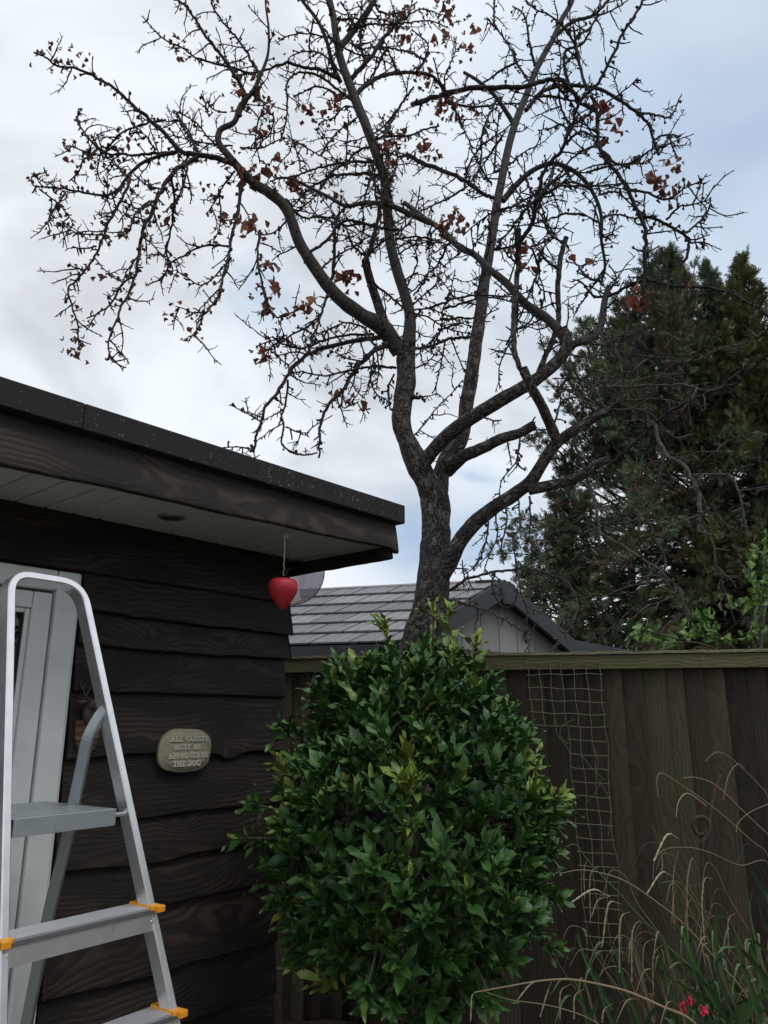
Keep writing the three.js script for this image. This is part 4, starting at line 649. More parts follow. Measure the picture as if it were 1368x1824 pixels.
// branches
const BR = { shoots: 0.42 }, list = [
  ['B', 22, 14, -.05, [[885, 1330], [905, 1280], [930, 1180], [960, 1050], [985, 960], [1020, 890]]],
  ['C', 18, 10, -.3, [[365, 985], [420, 900], [445, 770], [480, 670], [540, 600], [580, 510], [610, 410], [680, 340], [740, 230], [800, 110], [860, 20], [890, -40]]],
  ['C', 16, 14, -.25, [[860, 1265], [870, 1150], [875, 1000], [875, 920], [840, 840], [800, 750], [730, 650], [690, 580], [680, 450], [660, 380]]],
  ['F', 14, 12, -.7, [[440, 985], [550, 890], [640, 800], [740, 730], [870, 670], [1000, 620], [1123, 500], [1200, 430]]],
  ['E', 14, 6, -.5, [[395, 1200], [470, 1150], [600, 1120], [720, 1110], [830, 1130], [910, 1170], [945, 1240], [935, 1330], [880, 1410], [830, 1470]], 'l'],
  ['E', 14, 6, -.35, [[395, 1245], [520, 1275], [620, 1320], [700, 1370], [750, 1400], [720, 1470]], 'l'],
  ['C', 26, 10, .15, [[305, 805], [360, 740], [430, 680], [510, 655], [580, 680], [630, 720], [680, 800], [700, 870], [700, 960], [715, 1070], [700, 1130]]],
  ['C', 18, 10, .2, [[398, 442], [460, 370], [530, 345], [620, 345], [700, 360], [770, 400], [840, 450], [890, 500], [910, 570], [930, 620]]],
  ['C', 16, 20, -.2, [[610, 405], [570, 350], [530, 315], [470, 325], [400, 345], [300, 350], [180, 355], [80, 375], [0, 400], [-60, 420]]],
  ['C', 20, 12, .15, [[345, 490], [300, 420], [260, 370], [200, 320], [150, 290]]],
  ['C', 34, 24, .2, [[560, 1385], [620, 1370], [675, 1345], [700, 1290], [715, 1200], [730, 1150]]],
  ['C', 12, 12, -.5, [[725, 1190], [800, 1150], [880, 1120], [920, 1130], [1000, 1145], [1100, 1150], [1200, 1170], [1300, 1220], [1368, 1270], [1430, 1330]]],
  ['C', 12, 12, .2, [[840, 860], [920, 880], [980, 910], [1030, 940], [1050, 970], [1045, 1020], [1020, 1070]]],
  ['C', 14, 8, .1, [[640, 360], [615, 260], [600, 190], [590, 110]]],
  ['C', 14, 8, -.1, [[575, 350], [555, 290], [550, 250], [560, 200], [620, 180], [660, 110], [690, 40]]],
  ['C', 16, 10, .15, [[520, 142], [590, 85], [660, 65], [720, 10], [760, -40]]],
  ['C', 12, 6, .1, [[432, 262], [410, 160], [390, 60], [345, 25]]],
  ['C', 10, 6, .2, [[410, 325], [360, 250], [340, 200], [300, 140], [240, 70]]],
  ['C', 12, 8, .15, [[445, 790], [380, 860], [330, 930], [270, 1000]]],
  ['C', 14, 8, .1, [[450, 790], [530, 745], [590, 700]]],
  ['C', 14, 18, .2, [[285, 800], [230, 780], [160, 730], [80, 690], [0, 660], [-80, 620]]],
  ['C', 12, 6, -.1, [[560, 570], [610, 530], [660, 545], [690, 590]]], ['C', 10, 5, .1, [[570, 540], [540, 500], [490, 515], [445, 522]]],
  ['C', 12, 6, .1, [[690, 590], [770, 660], [840, 640], [900, 600], [940, 590]]], ['C', 10, 6, .1, [[640, 690], [760, 660], [860, 655], [900, 640]]],
  ['C', 10, 5, .1, [[930, 620], [990, 540], [1010, 550], [1020, 545]]], ['C', 10, 5, .1, [[840, 450], [920, 460], [970, 470], [1020, 385]]], ['C', 10, 5, .1, [[905, 570], [960, 540], [990, 600], [1010, 640]]],
  ['C', 12, 5, .1, [[800, 760], [880, 770], [960, 800], [1060, 740], [1120, 735]]], ['C', 10, 5, -.1, [[960, 880], [1010, 830], [1060, 820], [1130, 800]]], ['C', 10, 5, .1, [[1030, 940], [1080, 900], [1130, 840], [1140, 790]]], ['C', 9, 5, .1, [[1050, 975], [1090, 970], [1120, 985]]],
  ['C', 10, 5, .1, [[690, 780], [760, 770], [830, 830], [880, 860]]], ['C', 10, 5, .1, [[700, 870], [770, 860], [830, 875], [880, 870]]], ['C', 10, 5, .05, [[690, 890], [650, 870], [625, 855]]], ['C', 9, 4, .05, [[705, 950], [740, 940], [755, 900], [740, 870]]],
  ['C', 12, 5, .1, [[700, 1130], [640, 1110], [600, 1060], [560, 1050]]], ['C', 12, 5, .1, [[710, 1190], [660, 1180], [620, 1130], [590, 1120]]], ['C', 10, 5, .1, [[720, 1180], [760, 1110], [730, 1060]]],
  ['C', 10, 5, .1, [[365, 960], [420, 1000], [450, 1080], [450, 1150], [520, 1180]]], ['C', 10, 5, .1, [[370, 1060], [330, 1030], [310, 1000], [280, 990]]],
  ['C', 10, 5, .1, [[300, 550], [240, 640], [200, 700], [150, 760]]], ['C', 9, 5, .1, [[260, 740], [200, 640], [160, 540], [130, 490]]], ['C', 9, 5, .2, [[270, 690], [280, 560], [290, 440]]],
  // left, over the shed
  ['A', 30, 8, -.3, [[1180, 830], [1090, 800], [1000, 785], [920, 770], [850, 690], [760, 610], [660, 520], [570, 440], [480, 390], [380, 345], [290, 335], [230, 290], [170, 265]]],
  ['A', 26, 7, -.35, [[1000, 800], [930, 840], [860, 900], [810, 990], [770, 1080], [730, 1150], [710, 1250], [690, 1380], [660, 1480], [610, 1570], [570, 1680], [550, 1770], [570, 1830], [640, 1865]]],
  ['A', 20, 6, .1, [[900, 770], [800, 795], [720, 830], [650, 890], [600, 960], [540, 990], [440, 980], [330, 960], [240, 950], [170, 940], [165, 890], [210, 880], [240, 865]]],
  ['A', 14, 8, -.2, [[660, 920], [620, 1010], [560, 1110], [520, 1200], [490, 1290], [430, 1370], [380, 1430], [345, 1460], [365, 1550], [395, 1650], [400, 1750]]],
  ['A', 16, 8, .2, [[880, 770], [760, 780], [640, 785], [540, 775], [480, 730], [420, 660], [390, 600], [405, 570]]],
  ['A', 12, 7, .1, [[690, 1400], [620, 1440], [580, 1520], [500, 1590], [440, 1615]]],
  ['A', 20, 8, -.25, [[1220, 930], [1220, 1000], [1200, 1120], [1170, 1220], [1160, 1310], [1130, 1420], [1100, 1530], [1040, 1590], [1005, 1660], [960, 1730]]],
  ['A', 12, 7, .1, [[1160, 1250], [1030, 1250], [930, 1300], [860, 1340], [830, 1400], [750, 1450]]],
  ['A', 9, 6, .1, [[1170, 1310], [1080, 1410], [1020, 1450], [950, 1410], [890, 1370]]],
  ['A', 14, 8, .15, [[870, 900], [885, 1000], [875, 1120], [860, 1200], [845, 1290], [870, 1340]]],
  ['A', 24, 10, .1, [[1215, 590], [1240, 480], [1190, 380], [1130, 290], [1050, 190], [990, 100], [930, 20], [850, -20]]],
  ['A', 16, 8, .2, [[1300, 450], [1310, 360], [1270, 300], [1200, 190], [1130, 110], [1080, 30], [1070, -20]]],
  ['A', 14, 6, -.1, [[1290, 380], [1200, 350], [1080, 320], [990, 290], [920, 240], [850, 210], [780, 150], [720, 80]]],
  ['A', 12, 8, .15, [[840, 610], [700, 640], [600, 690], [540, 760], [500, 790]]], ['A', 12, 6, .15, [[1010, 780], [940, 640], [900, 610], [840, 620]]],
  ['A', 9, 5, .05, [[200, 960], [290, 1030], [350, 1100], [380, 1150]]], ['A', 8, 6, .05, [[520, 1190], [480, 1190], [400, 1185], [300, 1130]]], ['A', 10, 6, .05, [[490, 780], [420, 820], [400, 870], [350, 920]]], ['A', 10, 5, .05, [[330, 980], [290, 1040], [260, 1080], [235, 1140]]],
  ['A', 12, 6, -.1, [[790, 1020], [680, 1090], [650, 1180], [580, 1200]]], ['A', 10, 6, .1, [[640, 890], [570, 820], [520, 760], [490, 680]]], ['A', 10, 6, .1, [[480, 780], [430, 770], [370, 745], [320, 740]]], ['A', 9, 5, .1, [[620, 960], [560, 1010], [545, 950], [545, 890]]],
  ['A', 12, 6, .1, [[1000, 770], [930, 640], [900, 570]]], ['A', 12, 6, .15, [[1160, 800], [1060, 700], [980, 610], [880, 560]]], ['A', 9, 5, .1, [[1060, 590], [1040, 520], [1020, 475]]], ['A', 9, 5, .1, [[1150, 570], [1090, 560], [1045, 500]]],
  ['A', 12, 6, .1, [[950, 850], [930, 930], [900, 1010], [830, 1080]]], ['A', 10, 6, .1, [[820, 960], [740, 940], [700, 910], [640, 920]]], ['A', 12, 6, .1, [[760, 1020], [700, 1060], [660, 1040], [630, 1090], [600, 1130]]],
  ['A', 10, 6, .1, [[490, 1250], [420, 1260], [370, 1250]]], ['A', 9, 6, .1, [[430, 1370], [380, 1360]]], ['A', 9, 5, .1, [[620, 1430], [560, 1400], [535, 1385]]], ['A', 10, 5, .05, [[1040, 1590], [980, 1585], [890, 1555]]],
  ['A', 12, 6, .1, [[1190, 870], [1130, 950], [1100, 1010], [1060, 1070]]], ['A', 10, 6, .1, [[1110, 960], [1120, 1080], [1110, 1190]]], ['A', 10, 5, .05, [[930, 870], [920, 990], [880, 1020]]], ['A', 9, 5, .05, [[1180, 740], [1000, 720], [880, 690], [800, 700]]], ['A', 10, 5, .05, [[790, 760], [740, 690], [680, 660]]],
  ['B', 14, 8, -.15, [[350, 1170], [340, 1300], [360, 1440], [390, 1550], [440, 1610], [500, 1590], [560, 1570]]],
  ['B', 36, 25, .2, [[745, 250], [800, 190], [860, 110], [920, 20], [960, -50]]], ['B', 26, 15, -.2, [[760, 420], [720, 330], [690, 210], [640, 100], [570, 10], [540, -40]]], ['B', 25, 14, .1, [[800, 420], [850, 360], [920, 280], [970, 200], [1020, 150], [1060, 60]]],
  ['B', 25, 12, .3, [[830, 490], [880, 440], [960, 390], [1050, 370], [1150, 370], [1230, 390], [1270, 440], [1300, 520]]], ['B', 16, 10, .1, [[980, 690], [1030, 590], [1080, 510], [1130, 440]]], ['B', 18, 10, -.1, [[750, 400], [640, 350], [560, 340], [490, 320], [400, 350], [300, 370], [240, 380]]],
  ['B', 14, 8, -.1, [[820, 510], [740, 450], [640, 380], [540, 370], [490, 420], [490, 520], [480, 630], [450, 720]]], ['B', 14, 10, .1, [[940, 735], [900, 745], [830, 780], [780, 850]]], ['B', 10, 6, 0, [[790, 860], [790, 760], [795, 680], [800, 570]]],
  ['B', 14, 8, .2, [[945, 700], [1020, 690], [1100, 690], [1180, 660], [1260, 640]]], ['B', 16, 8, -.1, [[965, 820], [900, 820], [780, 825], [680, 845], [620, 860], [540, 890], [450, 905], [400, 920]]], ['B', 16, 12, .05, [[975, 890], [900, 880], [800, 885], [720, 890], [650, 930], [600, 950]]],
  ['B', 14, 8, -.05, [[985, 1000], [960, 980], [930, 920], [900, 840]]], ['B', 16, 12, .2, [[610, 1275], [690, 1220], [730, 1160], [740, 1100], [790, 1050]]], ['B', 18, 14, .1, [[705, 1450], [720, 1400], [730, 1250], [735, 1160], [800, 1120], [880, 1135], [970, 1160], [1060, 1165]]],
  ['B', 14, 8, .1, [[480, 1010], [560, 1100], [650, 1100], [750, 1110]]], ['B', 12, 6, .1, [[500, 1080], [460, 1150], [390, 1190], [330, 1190]]], ['B', 12, 7, .1, [[610, 950], [560, 1000], [520, 1050]]], ['B', 10, 5, .1, [[900, 610], [850, 560], [780, 540], [720, 600], [660, 620], [640, 680]]],
  ['B', 12, 6, .1, [[770, 380], [700, 300], [620, 260], [540, 270], [500, 290]]], ['B', 12, 6, .1, [[730, 470], [640, 440], [560, 470], [520, 490]]], ['B', 10, 5, .1, [[740, 200], [650, 180], [580, 170], [500, 180], [430, 220]]], ['B', 10, 5, .1, [[620, 110], [600, 220], [610, 330]]],
  ['B', 12, 6, .1, [[1050, 370], [1010, 280], [980, 200]]], ['B', 12, 6, .1, [[1140, 370], [1190, 300], [1200, 220], [1120, 150]]], ['B', 10, 6, .1, [[1000, 150], [1080, 100], [1130, 60], [1200, 50], [1270, 80]]], ['B', 12, 6, .1, [[930, 20], [960, 60], [1050, 70], [1150, 10]]], ['B', 10, 5, .1, [[800, 190], [850, 240], [870, 130], [890, 100]]], ['B', 10, 6, .1, [[760, 10], [800, 80], [805, 150]]],
  ['B', 9, 5, .1, [[540, 720], [620, 770], [700, 810], [770, 830]]], ['B', 9, 5, .1, [[560, 870], [540, 780], [510, 710], [490, 690]]], ['B', 10, 5, .1, [[250, 750], [360, 750], [480, 700], [530, 740]]], ['B', 10, 6, .05, [[380, 560], [420, 600], [400, 680], [320, 740]]], ['B', 10, 6, .05, [[310, 480], [370, 520], [340, 620], [330, 720], [350, 830]]],
  // low, left of the stem
  ['D', 26, 12, -.35, [[790, 345], [740, 350], [620, 370], [520, 395], [420, 430], [350, 490], [310, 560], [260, 640], [210, 690], [190, 760], [160, 830], [150, 900], [130, 925]]], ['D', 14, 10, -.2, [[760, 330], [650, 330], [540, 350], [450, 380], [380, 400], [300, 380], [240, 340]]],
  ['D', 28, 10, -.3, [[830, 380], [800, 390], [720, 450], [650, 530], [590, 620], [520, 700], [490, 780], [480, 880], [478, 955]]], ['D', 14, 8, -.2, [[870, 500], [780, 490], [690, 500], [600, 520], [500, 540], [400, 520], [340, 525]]],
  ['D', 12, 8, .05, [[320, 560], [310, 680], [290, 740], [300, 800], [290, 880], [340, 930], [410, 940], [470, 930]]], ['D', 12, 7, -.1, [[720, 300], [700, 290], [620, 270], [540, 300], [480, 330]]], ['D', 14, 8, -.1, [[520, 130], [490, 230], [450, 340], [430, 400]]], ['D', 8, 6, .05, [[180, 770], [110, 730], [30, 685]]], ['D', 8, 6, .05, [[130, 910], [50, 900], [-10, 905]]],
  ['D', 9, 5, .1, [[955, 850], [1010, 790], [1080, 700], [1160, 620], [1210, 560]]], ['D', 16, 14, .25, [[960, 405], [1060, 385], [1150, 350], [1255, 345]]], ['D', 22, 14, -.05, [[950, 655], [1000, 650], [1020, 672]]], ['D', 10, 6, .05, [[600, 610], [600, 700], [640, 690], [680, 670]]], ['D', 10, 6, .05, [[760, 450], [740, 560], [780, 640], [830, 670], [840, 715]]], ['D', 10, 6, .05, [[700, 470], [620, 450], [560, 420]]], ['D', 10, 6, .05, [[860, 530], [830, 600], [840, 700]]], ['D', 9, 5, .05, [[420, 430], [330, 420], [270, 440], [250, 390], [200, 330]]], ['D', 9, 5, .05, [[310, 800], [370, 825], [430, 830]]], ['D', 10, 6, .05, [[370, 400], [300, 350], [160, 390]]],
  // between the stems
  ['D', 10, 5, .1, [[950, 210], [1040, 200], [1120, 230], [1200, 270], [1280, 300]]], ['D', 10, 5, .1, [[950, 180], [1010, 130], [1080, 60], [1100, -40]]], ['D', 9, 5, .1, [[1060, 385], [1100, 300], [1110, 200], [1150, 100], [1170, 0]]], ['D', 9, 5, .1, [[1150, 350], [1180, 430], [1220, 520]]], ['D', 9, 5, .1, [[1280, 180], [1180, 150], [1120, 80], [1060, 20]]], ['D', 9, 5, .1, [[1120, 360], [1100, 470], [1080, 560], [1070, 640]]], ['D', 9, 5, .1, [[970, 500], [1030, 470], [1100, 400]]], ['B', 9, 5, .1, [[1130, 1500], [1200, 1400], [1210, 1250], [1230, 1170]]], ['B', 9, 5, .1, [[1100, 1450], [1150, 1320], [1120, 1240], [1080, 1190]]], ['B', 9, 5, .1, [[1050, 1290], [1120, 1250], [1200, 1230], [1300, 1240], [1368, 1290]]], ['B', 9, 5, .1, [[1040, 1260], [1130, 1220], [1230, 1220], [1330, 1200]]],
];
for (const [z, a, b, dd, pts, kind] of list) trace('branch', z, a, b, dd, pts, kind ? { mat: lichenBark, shoots: 0.2, sides: 8 } : { ...BR, sides: 8 });
{ // thin crossing branches that fill the middle of the crown
  const R = rng(606), start = known.filter(([x, y]) => x > 560 && x < 1080 && y > 30 && y < 600);
  for (let i = 0; i < 64; i++) {
    const s = start[Math.floor(R() * start.length)]; let a = R() * 6.283, x = s[0], y = s[1]; const pts = [[x, y]], n = 3 + Math.floor(R() * 3), l = 22 + R() * 26;
    for (let k = 0; k < n; k++) { a += (R() - 0.5) * 0.9; x += Math.cos(a) * l; y += Math.sin(a) * l + 5; pts.push([x, y]); }
    trace('branch', 'P', 4.6, 2, (R() - 0.5) * 0.5, pts, { depth: s[2], sides: 6, shoots: 0.42 });
  }
}
// right hand side: grey, lichen-covered hanging branches
for (const [z, a, b, dd, pts] of [
  ['F', 16, 18, -.2, [[635, 805], [660, 880], [690, 940], [760, 980], [800, 1040], [830, 1130], [830, 1270]]], ['F', 14, 10, .1, [[665, 900], [670, 1000], [640, 1080], [600, 1170], [640, 1290], [680, 1380], [680, 1440]]], ['F', 11, 9, -.2, [[805, 1022], [900, 1020], [960, 1025], [1000, 1100], [1020, 1200], [1040, 1290]]],
  ['F', 14, 10, -.1, [[290, 870], [330, 980], [370, 1100], [400, 1230], [400, 1330]]], ['F', 14, 8, -.3, [[400, 1265], [480, 1310], [560, 1360], [620, 1400], [680, 1450], [740, 1510], [770, 1590], [785, 1650]]], ['F', 10, 8, .1, [[838, 1240], [890, 1320], [900, 1420], [930, 1500], [940, 1560]]],
  ['F', 12, 8, -.4, [[440, 650], [560, 640], [700, 640], [760, 635], [830, 655], [900, 655], [980, 600], [1060, 520]]], ['F', 10, 6, -.3, [[590, 690], [720, 550], [820, 530], [900, 490], [1000, 465], [1080, 450]]], ['F', 10, 6, -.2, [[420, 435], [560, 425], [700, 425], [750, 450]]], ['F', 10, 6, .1, [[460, 740], [600, 750], [720, 860], [800, 850]]], ['F', 9, 5, .1, [[440, 720], [560, 700], [680, 700], [760, 720]]], ['F', 9, 5, .1, [[450, 730], [520, 640], [640, 600], [740, 620]]], ['F', 9, 5, .1, [[470, 640], [560, 560], [640, 520], [720, 540]]], ['F', 9, 5, .1, [[500, 590], [480, 500], [440, 440], [420, 380]]], ['F', 9, 5, .1, [[420, 730], [380, 650], [300, 610], [200, 610]]], ['F', 9, 5, .1, [[430, 740], [500, 790], [600, 790], [700, 840]]], ['F', 9, 5, .1, [[400, 740], [330, 700], [280, 640], [250, 560]]],
  ['F', 10, 5, .1, [[280, 470], [360, 450], [430, 480], [470, 540]]], ['F', 10, 5, .1, [[250, 490], [330, 520], [420, 510], [520, 530]]], ['F', 10, 5, .1, [[210, 800], [250, 700], [330, 690], [420, 640]]], ['F', 9, 5, .1, [[200, 640], [300, 660], [400, 620], [500, 640]]], ['F', 8, 5, .1, [[620, 1170], [540, 1220], [480, 1230]]], ['F', 8, 5, .1, [[690, 960], [600, 980], [560, 1060], [580, 1120]]], ['F', 8, 5, .1, [[820, 1180], [900, 1190], [960, 1260], [1000, 1380], [1010, 1500]]], ['F', 8, 5, .1, [[560, 1360], [500, 1400], [450, 1360]]], ['F', 8, 5, .1, [[680, 1450], [590, 1460], [500, 1490]]], ['F', 8, 5, .1, [[740, 1500], [680, 1560], [600, 1580]]],
  ['E', 9, 5, -.05, [[560, 860], [560, 940], [545, 1010], [510, 1090], [460, 1130]]], ['E', 9, 5, -.05, [[640, 830], [640, 920], [620, 1000], [630, 1090]]], ['E', 9, 5, -.05, [[740, 790], [745, 900], [740, 980], [800, 1050], [810, 1120]]], ['E', 8, 5, -.05, [[590, 850], [600, 960], [560, 1060], [540, 1130]]], ['E', 8, 5, -.05, [[690, 790], [700, 900], [670, 1000], [690, 1100]]], ['E', 8, 5, -.05, [[700, 560], [680, 640], [620, 720], [610, 790]]], ['E', 8, 5, -.05, [[710, 500], [690, 600], [700, 640]]], ['E', 8, 5, -.05, [[590, 1115], [580, 1200], [640, 1280], [680, 1240], [690, 1180]]], ['E', 8, 5, -.05, [[690, 1115], [700, 1200], [730, 1300], [720, 1400]]],
]) trace('branch', z, a, b, dd, pts, { mat: lichenBark, sides: 8, shoots: 0.24, spurs: 0.8 });

// withered leaves, each a curled blade hanging from the nearest branch
{
  const R = rng(99), variants = [0, 1, 2, 3, 4].map((v) => {
    const pos = [], idx = [], nl = 6, curl = 0.9 + 0.9 * R(), fold = 0.7 + 1.1 * R(), tw = (R() - 0.5) * 3.2;
    for (let i = 0; i <= nl; i++) { const f = i / nl, w = 0.30 * Math.sin(Math.PI * Math.min(1, f ** 0.8)) * (1 + 0.15 * Math.sin(i * 2.3 + v)) + 0.01, a = tw * f; for (const s of [-1, 0, 1]) { const x = s * w, z = Math.abs(s) * w * fold * (s > 0 ? 1 : 0.7) + 0.25 * Math.sin(f * 3 * curl) * f; pos.push(x * Math.cos(a) - z * Math.sin(a), -f * (1 - 0.15 * curl * f), x * Math.sin(a) + z * Math.cos(a)); } }
    for (let i = 0; i < nl; i++) for (let k = 0; k < 2; k++) { const a = i * 3 + k; idx.push(a, a + 3, a + 1, a + 1, a + 3, a + 4); }
    return geom(pos, idx, pos.flatMap((_, i) => (i % 3 ? [] : [pos[i] + 0.5, -pos[i + 1]])));
  });
  const vein = texture(64, 64, (u, v) => 0.8 + 0.35 * fbm(u * 7, v * 7, 3, 3));
  const mats = [[0.27, 0.07, 0.032], [0.21, 0.055, 0.03], [0.16, 0.055, 0.032], [0.34, 0.11, 0.04]].map(([a, b, c]) => new THREE.MeshPhysicalMaterial({ color: rgb(a, b, c), roughness: 0.85, transmission: 0.3, thickness: 0, side: THREE.DoubleSide, map: vein }));
  const small = std(rgb(0.085, 0.04, 0.03), 0.9);
  const spots = [[690, 265, 7], [705, 240, 4], [695, 290, 3], [790, 410, 6], [805, 395, 4], [785, 430, 2], [780, 195, 5], [805, 188, 6], [815, 215, 3], [750, 135, 5], [700, 45, 6], [722, 68, 4], [800, 30, 6], [790, 8, 4], [782, 70, 5], [845, 50, 3], [830, 85, 3], [455, 320, 4], [480, 305, 3], [512, 330, 4], [530, 338, 3], [478, 475, 2], [487, 515, 3], [470, 545, 2], [545, 545, 3], [512, 572, 1], [605, 487, 4], [628, 502, 4], [430, 402, 3], [450, 395, 3], [1062, 188, 3], [1090, 220, 2], [1083, 245, 1], [1165, 312, 3], [1192, 298, 2], [1212, 308, 2], [1190, 340, 3], [1130, 512, 3], [1137, 540, 3], [1115, 540, 1], [1050, 475, 2], [1012, 470, 1], [930, 447, 2], [936, 485, 2], [322, 80, 2], [72, 95, 2], [118, 98, 2], [146, 112, 3], [300, 82, 2], [241, 237, 2], [224, 244, 2], [465, 240, 3], [500, 285, 2], [545, 192, 4], [575, 200, 2], [600, 192, 2], [635, 55, 2], [140, 608, 3], [136, 626, 2], [345, 592, 3], [314, 549, 2], [262, 432, 2], [260, 455, 2], [213, 276, 3], [166, 277, 2], [120, 265, 3], [157, 490, 2], [240, 350, 2], [275, 385, 2], [440, 315, 2], [690, 376, 3], [760, 270, 4], [745, 258, 3], [775, 285, 2], [905, 170, 1], [460, 626, 2], [632, 715, 2], [605, 700, 1], [815, 387, 3], [420, 170, 2], [460, 170, 2], [480, 205, 2], [605, 45, 2], [600, 180, 2], [770, 150, 4], [720, 20, 2], [840, 195, 3], [690, 330, 2], [595, 350, 2], [1170, 330, 2], [105, 380, 2], [95, 395, 2], [170, 400, 2], [185, 290, 2], [378, 345, 2], [405, 385, 2]];
  const extra = [];                                                 // the many small ones further up and out, joined
  const M4 = new THREE.Matrix4(), Q4 = new THREE.Quaternion(), E4 = new THREE.Euler();
  const dot = (x, y, s) => { const g = variants[Math.floor(R() * 5)].clone(), p = at(x, y, nearestDepth(x, y) - 0.01 + 0.02 * R()); g.applyMatrix4(M4.compose(p, Q4.setFromEuler(E4.set((R() - 0.5) * 2, R() * 6.28, (R() - 0.5) * 2)), V(s, s, s))); extra.push(g); };
  for (const [px, py, n] of spots) for (let k = 0; k < n * 1.6; k++) dot(px + (R() - 0.5) * 46, py + (R() - 0.5) * 46, 0.026 + 0.024 * R());
  for (const k of known) if (k[1] < 640 && R() < (k[0] < 480 ? 0.5 : 0.3) && !(k[0] > 820 && R() < 0.75)) for (let j = 0; j < 2; j++) dot(k[0] + (R() - 0.5) * 16, k[1] + (R() - 0.5) * 16, 0.018 + 0.02 * R());
  part('small_leaves', mergeGeometries(extra), mats[2], tree, tree, 'stuff');
  for (const [px, py, n] of spots) for (let k = 0; k < n + (n > 1 && px > 400 ? 1 : 0); k++) {
    const x = px + (R() - 0.5) * 20, y = py + (R() - 0.5) * 20, left = px < 400, s = (left ? 0.038 : 0.068) * (0.7 + 0.5 * R()), p = at(x, y - 8, nearestDepth(x, y) - 0.015 + 0.03 * R()).sub(treeBase);
    const m = mesh('withered_leaf', variants[Math.floor(R() * 5)], left && R() < 0.7 ? small : mats[Math.floor(R() * R() * 4)], tree); m.position.copy(p); m.scale.setScalar(s); m.rotation.set((R() - 0.5) * 1.3, R() * 6.28, (R() - 0.5) * 1.3);
  }
}

// ---------------------------------------------------------------- evergreen bush
const leafVein = texture(128, 256, (u, v) => { const m = Math.abs(u - 0.5), mid = smooth(0.035, 0.012, m), side = smooth(0.80, 0.97, Math.abs(Math.sin((v * 9 - m * 4.5) * Math.PI))) * 0.10, x = 0.86 + 0.16 * fbm(u * 6, v * 8, 2, 3) + side; return [mix(x, 1.35, mid * 0.6) * 0.74, mix(x, 1.25, mid * 0.6) * 0.74, mix(x, 1.2, mid * 0.6) * 0.74]; });
function leafShape(v, R) {                                          // pointed blade of length 1 along +y, folded on its midrib, wavy toothed edge
  const pos = [], idx = [], uv = [], n = 7, droop = 0.02 + 0.2 * R(), fold = 0.16 + 0.28 * R(), wave = 0.03 + 0.05 * R(), tw = (R() - 0.5) * 0.7, wid = 0.135 + 0.035 * R();
  for (let i = 0; i <= n; i++) {
    const f = i / n, w = wid * Math.sin(Math.PI * f ** 0.92) ** 0.85 * (1 + 0.06 * (i % 2 ? 1 : -1)) + (i === 0 ? 0.012 : 0), a = tw * f;
    for (const s of [-1, 0, 1]) { const x = s * w, z = Math.abs(s) * w * fold * 1.6 + wave * Math.sin(f * 11 + s * 1.7 + v) * Math.abs(s) - droop * f * f; pos.push(x * Math.cos(a), f - 0.1 * droop * f * f, z + x * Math.sin(a)); uv.push(0.5 + s * w / (2 * wid), f); }
  }
  for (let i = 0; i < n; i++) for (let k = 0; k < 2; k++) { const a = i * 3 + k; idx.push(a, a + 1, a + 3, a + 1, a + 4, a + 3); }
  return geom(pos, idx, uv);
}
const leafRandom = rng(321), leafGeos = [0, 1, 2, 3, 4, 5].map((v) => leafShape(v, leafRandom));
function leafMat(r, g, b, rough = 0.36) { return std(rgb(r, g, b), rough, { map: leafVein, bumpMap: leafVein, bumpScale: 0.0012 }); }
